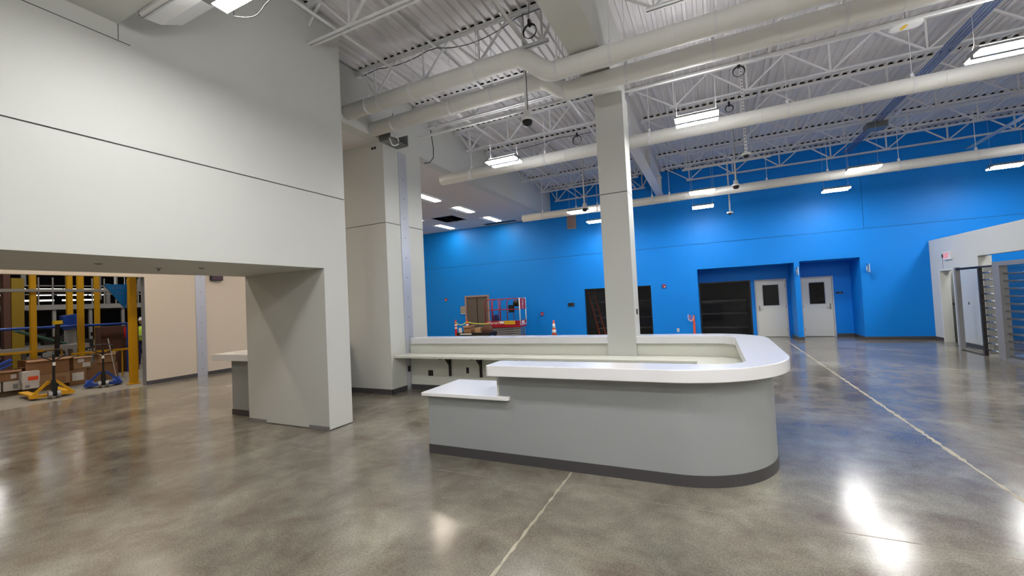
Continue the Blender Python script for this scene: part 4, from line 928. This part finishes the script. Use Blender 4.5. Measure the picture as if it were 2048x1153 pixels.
def pallet_jack(name, loc, rz, m, label):
    t = thing('pallet_jack', label, 'pallet jack', (0, 0, 0), 'pallet jacks')
    # local: mast plane faces +X, forks run toward -X
    for s in (-1, 1):
        build('fork', MB().box(-1.15, s*0.27-0.08, 0.07, -0.1, s*0.27+0.08, 0.12), m, t, bevel=0.01)
        build('side_brace', MB().bar((0.0, s*0.05, 0.40), (-0.02, s*0.36, 0.06), 0.05, 0.07, (1, 0, 0)).box(-0.16, s*0.2-0.16, 0.04, 0.02, s*0.2+0.16, 0.10), m, t)
        build('steer_wheel', MB().lathe([(0.03, -0.03), (0.09, -0.03), (0.09, 0.03), (0.03, 0.03)], (0.12, s*0.07, 0.09), 18, 'y'), 'mgray', t)
    build('pump_body', MB().lathe([(0.05, 0.05), (0.05, 0.3), (0.035, 0.42)], (0.1, 0, 0), 14).box(0.04, -0.05, 0.1, 0.16, 0.05, 0.35), 'black', t)
    build('mast', MB().bar((0.1, 0, 0.38), (0.12, 0, 1.02), 0.06, 0.04), 'black', t)
    pts = [(0.12, 0.0, 0.86), (0.12, 0.1, 0.93), (0.12, 0.19, 0.98), (0.12, 0.19, 1.06), (0.12, 0.13, 1.12), (0.12, 0, 1.13), (0.12, -0.13, 1.12), (0.12, -0.19, 1.06), (0.12, -0.19, 0.98), (0.12, -0.1, 0.93)]
    build('handle_loop', MB().tube(pts, 0.014, 8, closed=True), 'black', t, smooth=True)
    build('handle_label', MB().box(0.143, -0.025, 0.76, 0.147, 0.025, 0.84), 'paper', t)
    t.location = loc; t.rotation_euler = (0, 0, rz)
pallet_jack('pallet_jack', (-14.15, 4.33, 0), -0.1, 'yel_steel', 'yellow pallet jack with black handle parked in the warehouse opening')
pallet_jack('pallet_jack', (-14.75, 5.47, 0), -0.35, 'bluest', 'blue pallet jack with black handle near the right yellow column')
# pallet and boxes; rz = pi/2 makes the labelled side face the hall
H = PI/2
def pallet(x, y, w_, d, label):
    t = thing('wood_pallet', label, 'pallet', (x, y, 0), 'wooden pallets')
    for k in range(5): build('deck_board', MB().box(x-d/2, y-w_/2+k*(w_-0.1)/4, 0.1, x+d/2, y-w_/2+0.1+k*(w_-0.1)/4, 0.12), 'wood', t)
    for k in range(3): build('stringer', MB().box(x-d/2+k*(d-0.08)/2, y-w_/2, 0, x-d/2+0.08+k*(d-0.08)/2, y+w_/2, 0.1), 'wood', t)
pallet(-16.45, 4.3, 1.3, 0.85, 'wooden pallet under the cartons at the left of the warehouse opening')
G = 'cartons piled in the warehouse opening'
def bx(x, y, z, wy, dx, h, m, label, flaps=False, lab=None):
    x *= 1.05; y *= 1.05; wy *= 1.05
    return carton('cardboard_box', x, y, z, wy, dx, h, H+random.uniform(-0.06, 0.06), m, label, flaps, lab, G)
bx(-15.45, 4.62, 0.12, 0.72, 0.5, 0.3, 'card2', 'brown carton low behind the yellow pallet jack', lab=[(0.05, 0.03, 0.3, 0.2, 'card')])
bx(-15.45, 4.58, 0.42, 0.78, 0.5, 0.4, 'card', 'large torn brown carton open on top behind the yellow pallet jack', True)
bx(-15.1, 4.22, 0.12+0.16, 0.3, 0.24, 0.28, 'carton_w', 'white carton with orange label left of the yellow jack', lab=[(-0.05, 0.05, 0.13, 0.15, 'orange')])
bx(-15.1, 4.22, 0.12, 0.28, 0.24, 0.16, 'carton_w', 'small white carton under the orange labelled one', lab=[(-0.1, 0.03, -0.02, 0.1, 'mgray')])
bx(-15.3, 3.98, 0.12, 0.3, 0.3, 0.24, 'carton_w', 'white carton with grey print, bottom row left', lab=[(0.0, 0.04, 0.08, 0.16, 'mgray')])
bx(-15.3, 3.62, 0.12, 0.32, 0.3, 0.24, 'carton_w', 'white carton at the leftmost bottom of the pile', lab=[(-0.05, 0.04, 0.0, 0.16, 'mgray')])
bx(-15.4, 3.85, 0.365, 0.55, 0.4, 0.26, 'card', 'brown carton on top of the white cartons at left', True, lab=[(0.1, 0.05, 0.2, 0.15, 'paper')])
bx(-15.6, 5.2, 0.0, 0.34, 0.4, 0.42, 'card', 'brown carton with big white label between the two pallet jacks', lab=[(-0.12, 0.12, 0.12, 0.34, 'paper')])
bx(-15.75, 5.75, 0.0, 0.7, 0.35, 0.5, 'card', 'long plain brown carton behind the blue pallet jack')
bx(-15.65, 5.32, 0.43, 0.36, 0.35, 0.34, 'card2', 'open carton with white labels stacked beside the blue pallet jack', True, lab=[(-0.1, 0.18, 0.03, 0.28, 'paper'), (0.0, 0.04, 0.16, 0.16, 'paper')])
bx(-15.7, 5.87, 0.51, 0.36, 0.3, 0.26, 'card2', 'tilted brown carton on top behind the blue pallet jack', True)
o = build('white_pole', MB().tube([(-15.9, 6.2, 0.0), (-15.7, 5.94, 1.24)], 0.012, 8), 'white'); tag(o, 'thin white pole leaning beside the blue pallet jack', 'pole')
for k in range(2):
    o = build('blue_plank', MB().bar((-15.8, 3.6, 0.52+0.1*k), (-15.85, 4.13, 0.80+0.1*k), 0.1, 0.05), 'bluest'); tag(o, '%s of two slanted blue planks at the left edge of the warehouse' % ('lower' if k == 0 else 'upper'), 'plank')
o = build('blue_cabinet', MB().obox((-21, 6.9, 1.78), (0.3, 0.4, 0.5), (0.15, 0, 0)), 'bluest', bevel=0.01); tag(o, 'blue slanted bin on the equipment behind the blue pipe', 'bin')
build('bin_stand', MB().box(-21.05, 6.75, 0, -20.95, 7.05, 1.55), 'ware_gray', o)
o = build('brown_cabinet', MB().box(-18.6, 6.7, 0, -18.2, 7.72, 1.55), 'brown', bevel=0.01); tag(o, 'large brown panel box behind the right yellow column', 'cabinet')
build('red_tag', MB().box(-18.2, 7.3, 1.15, -18.19, 7.45, 1.5), 'red2', o)
o = build('tall_black_tool', MB().bar((-16.6, 5.15, 0), (-16.6, 5.2, 1.75), 0.12, 0.08), 'black', bevel=0.02); tag(o, 'tall black upright handle truck beside the yellow middle column', 'hand truck')
build('yellow_cap', MB().box(-16.68, 5.12, 1.72, -16.52, 5.28, 1.82), 'yellow', o)
# thin structure and posts in the back of the warehouse
mb = MB()
for k in range(34):
    y = 4+random.random()*11; z = 2.5+random.random()*1.0; x = -26-random.random()*3.4
    mb.box(x, y, z, x+0.08, y+0.05+random.random()*0.12, z+0.6+random.random()*1.6)
o = build('rack_members', mb, 'ware_gray'); tag(o, 'tangle of grey upright members above the mezzanine', 'racking', kind='stuff')
mb = MB()
for k in range(60):
    y = 2.5+random.random()*8; z = 0.0+random.random()*1.3; x = -22.9-random.random()*0.8
    mb.box(x, y, z, x+0.25, y+0.15+random.random()*0.4, z+0.08+random.random()*0.25)
o = build('warehouse_clutter', mb, 'shelf'); tag(o, 'dark cluttered stock and equipment deep in the warehouse', 'clutter', kind='stuff')

# worker seen at the edge of the opening
def person(loc, rz):
    import bmesh
    t = thing('person', 'person in white hard hat and yellow green vest beyond the right yellow column', 'person', loc)
    J = [(0,0,0.95),(0,0,1.15),(0,0,1.35),(0,0,1.47),(0,0,1.54),(0,0.01,1.62),(0,0.01,1.72),
         (-0.17,0,1.40),(-0.24,0.02,1.14),(-0.23,-0.12,0.92),(-0.22,-0.18,0.86),(0.17,0,1.40),(0.24,0.02,1.14),(0.23,-0.12,0.92),(0.22,-0.18,0.86),
         (-0.09,0,0.90),(-0.10,-0.02,0.50),(-0.10,0.02,0.09),(-0.10,-0.13,0.04),(0.09,0,0.90),(0.10,-0.02,0.50),(0.10,0.02,0.09),(0.10,-0.13,0.04)]
    E_ = [(0,1),(1,2),(2,3),(3,4),(4,5),(5,6),(2,7),(7,8),(8,9),(9,10),(2,11),(11,12),(12,13),(13,14),(0,15),(15,16),(16,17),(17,18),(0,19),(19,20),(20,21),(21,22)]
    R_ = [0.14,0.13,0.15,0.07,0.055,0.09,0.075,0.07,0.05,0.035,0.035,0.07,0.05,0.035,0.035,0.09,0.06,0.045,0.04,0.09,0.06,0.045,0.04]
    # fingers
    for s in (-1, 1):
        h = 10 if s < 0 else 14; b = J[h]
        for k, (dx, L) in enumerate(((-0.03, .06), (-0.01, .075), (0.01, .07), (0.03, .055))):
            i = len(J); J += [(b[0]+dx, b[1]-0.03, b[2]-0.03), (b[0]+dx, b[1]-0.04, b[2]-0.03-L)]; R_ += [0.01, 0.008]; E_ += [(h, i), (i, i+1)]
        i = len(J); J += [(b[0]-s*0.045, b[1]-0.02, b[2]-0.02)]; R_ += [0.01]; E_ += [(h, i)]
    me = bpy.data.meshes.new('body'); me.from_pydata(J, E_, []); me.materials.append(M['navy'])
    o = bpy.data.objects.new('body', me); COL.objects.link(o); o.parent = t
    sk = o.modifiers.new('skin', 'SKIN')
    for i, v in enumerate(me.skin_vertices[0].data): v.radius = (R_[i]*1.05, R_[i]*0.85); v.use_root = (i == 0)
    o.modifiers.new('sub', 'SUBSURF').levels = 1
    def L(nm, mb, m, sm=True):
        mb.v = [tuple(Vector(v)+Vector(loc)) for v in mb.v]; return build(nm, mb, m, t, smooth=sm)
    L('head', MB().lathe([(0.02, 1.53), (0.07, 1.55), (0.088, 1.62), (0.092, 1.68), (0.08, 1.75), (0.03, 1.79)], (0, 0, 0), 16), 'skin')
    L('nose', MB().obox((0, -0.095, 1.645), (0.02, 0.03, 0.04)), 'skin')
    for s in (-1, 1): L('ear', MB().obox((s*0.092, 0, 1.65), (0.012, 0.03, 0.05)), 'skin')
    L('hard_hat', MB().lathe([(0.14, 1.70), (0.115, 1.705), (0.11, 1.76), (0.08, 1.815), (0.02, 1.835)], (0, 0, 0), 20), 'white')
    L('vest', MB().lathe([(0.19, 0.92), (0.185, 1.15), (0.20, 1.32), (0.17, 1.43), (0.08, 1.48)], (0, 0, 0), 18), 'vest')
    L('reflective_strip', MB().lathe([(0.193, 1.08), (0.193, 1.13)], (0, 0, 0), 18), 'mgray')
    t.rotation_euler = (0, 0, rz)
person((-20.0, 8.60, 0), 1.2)
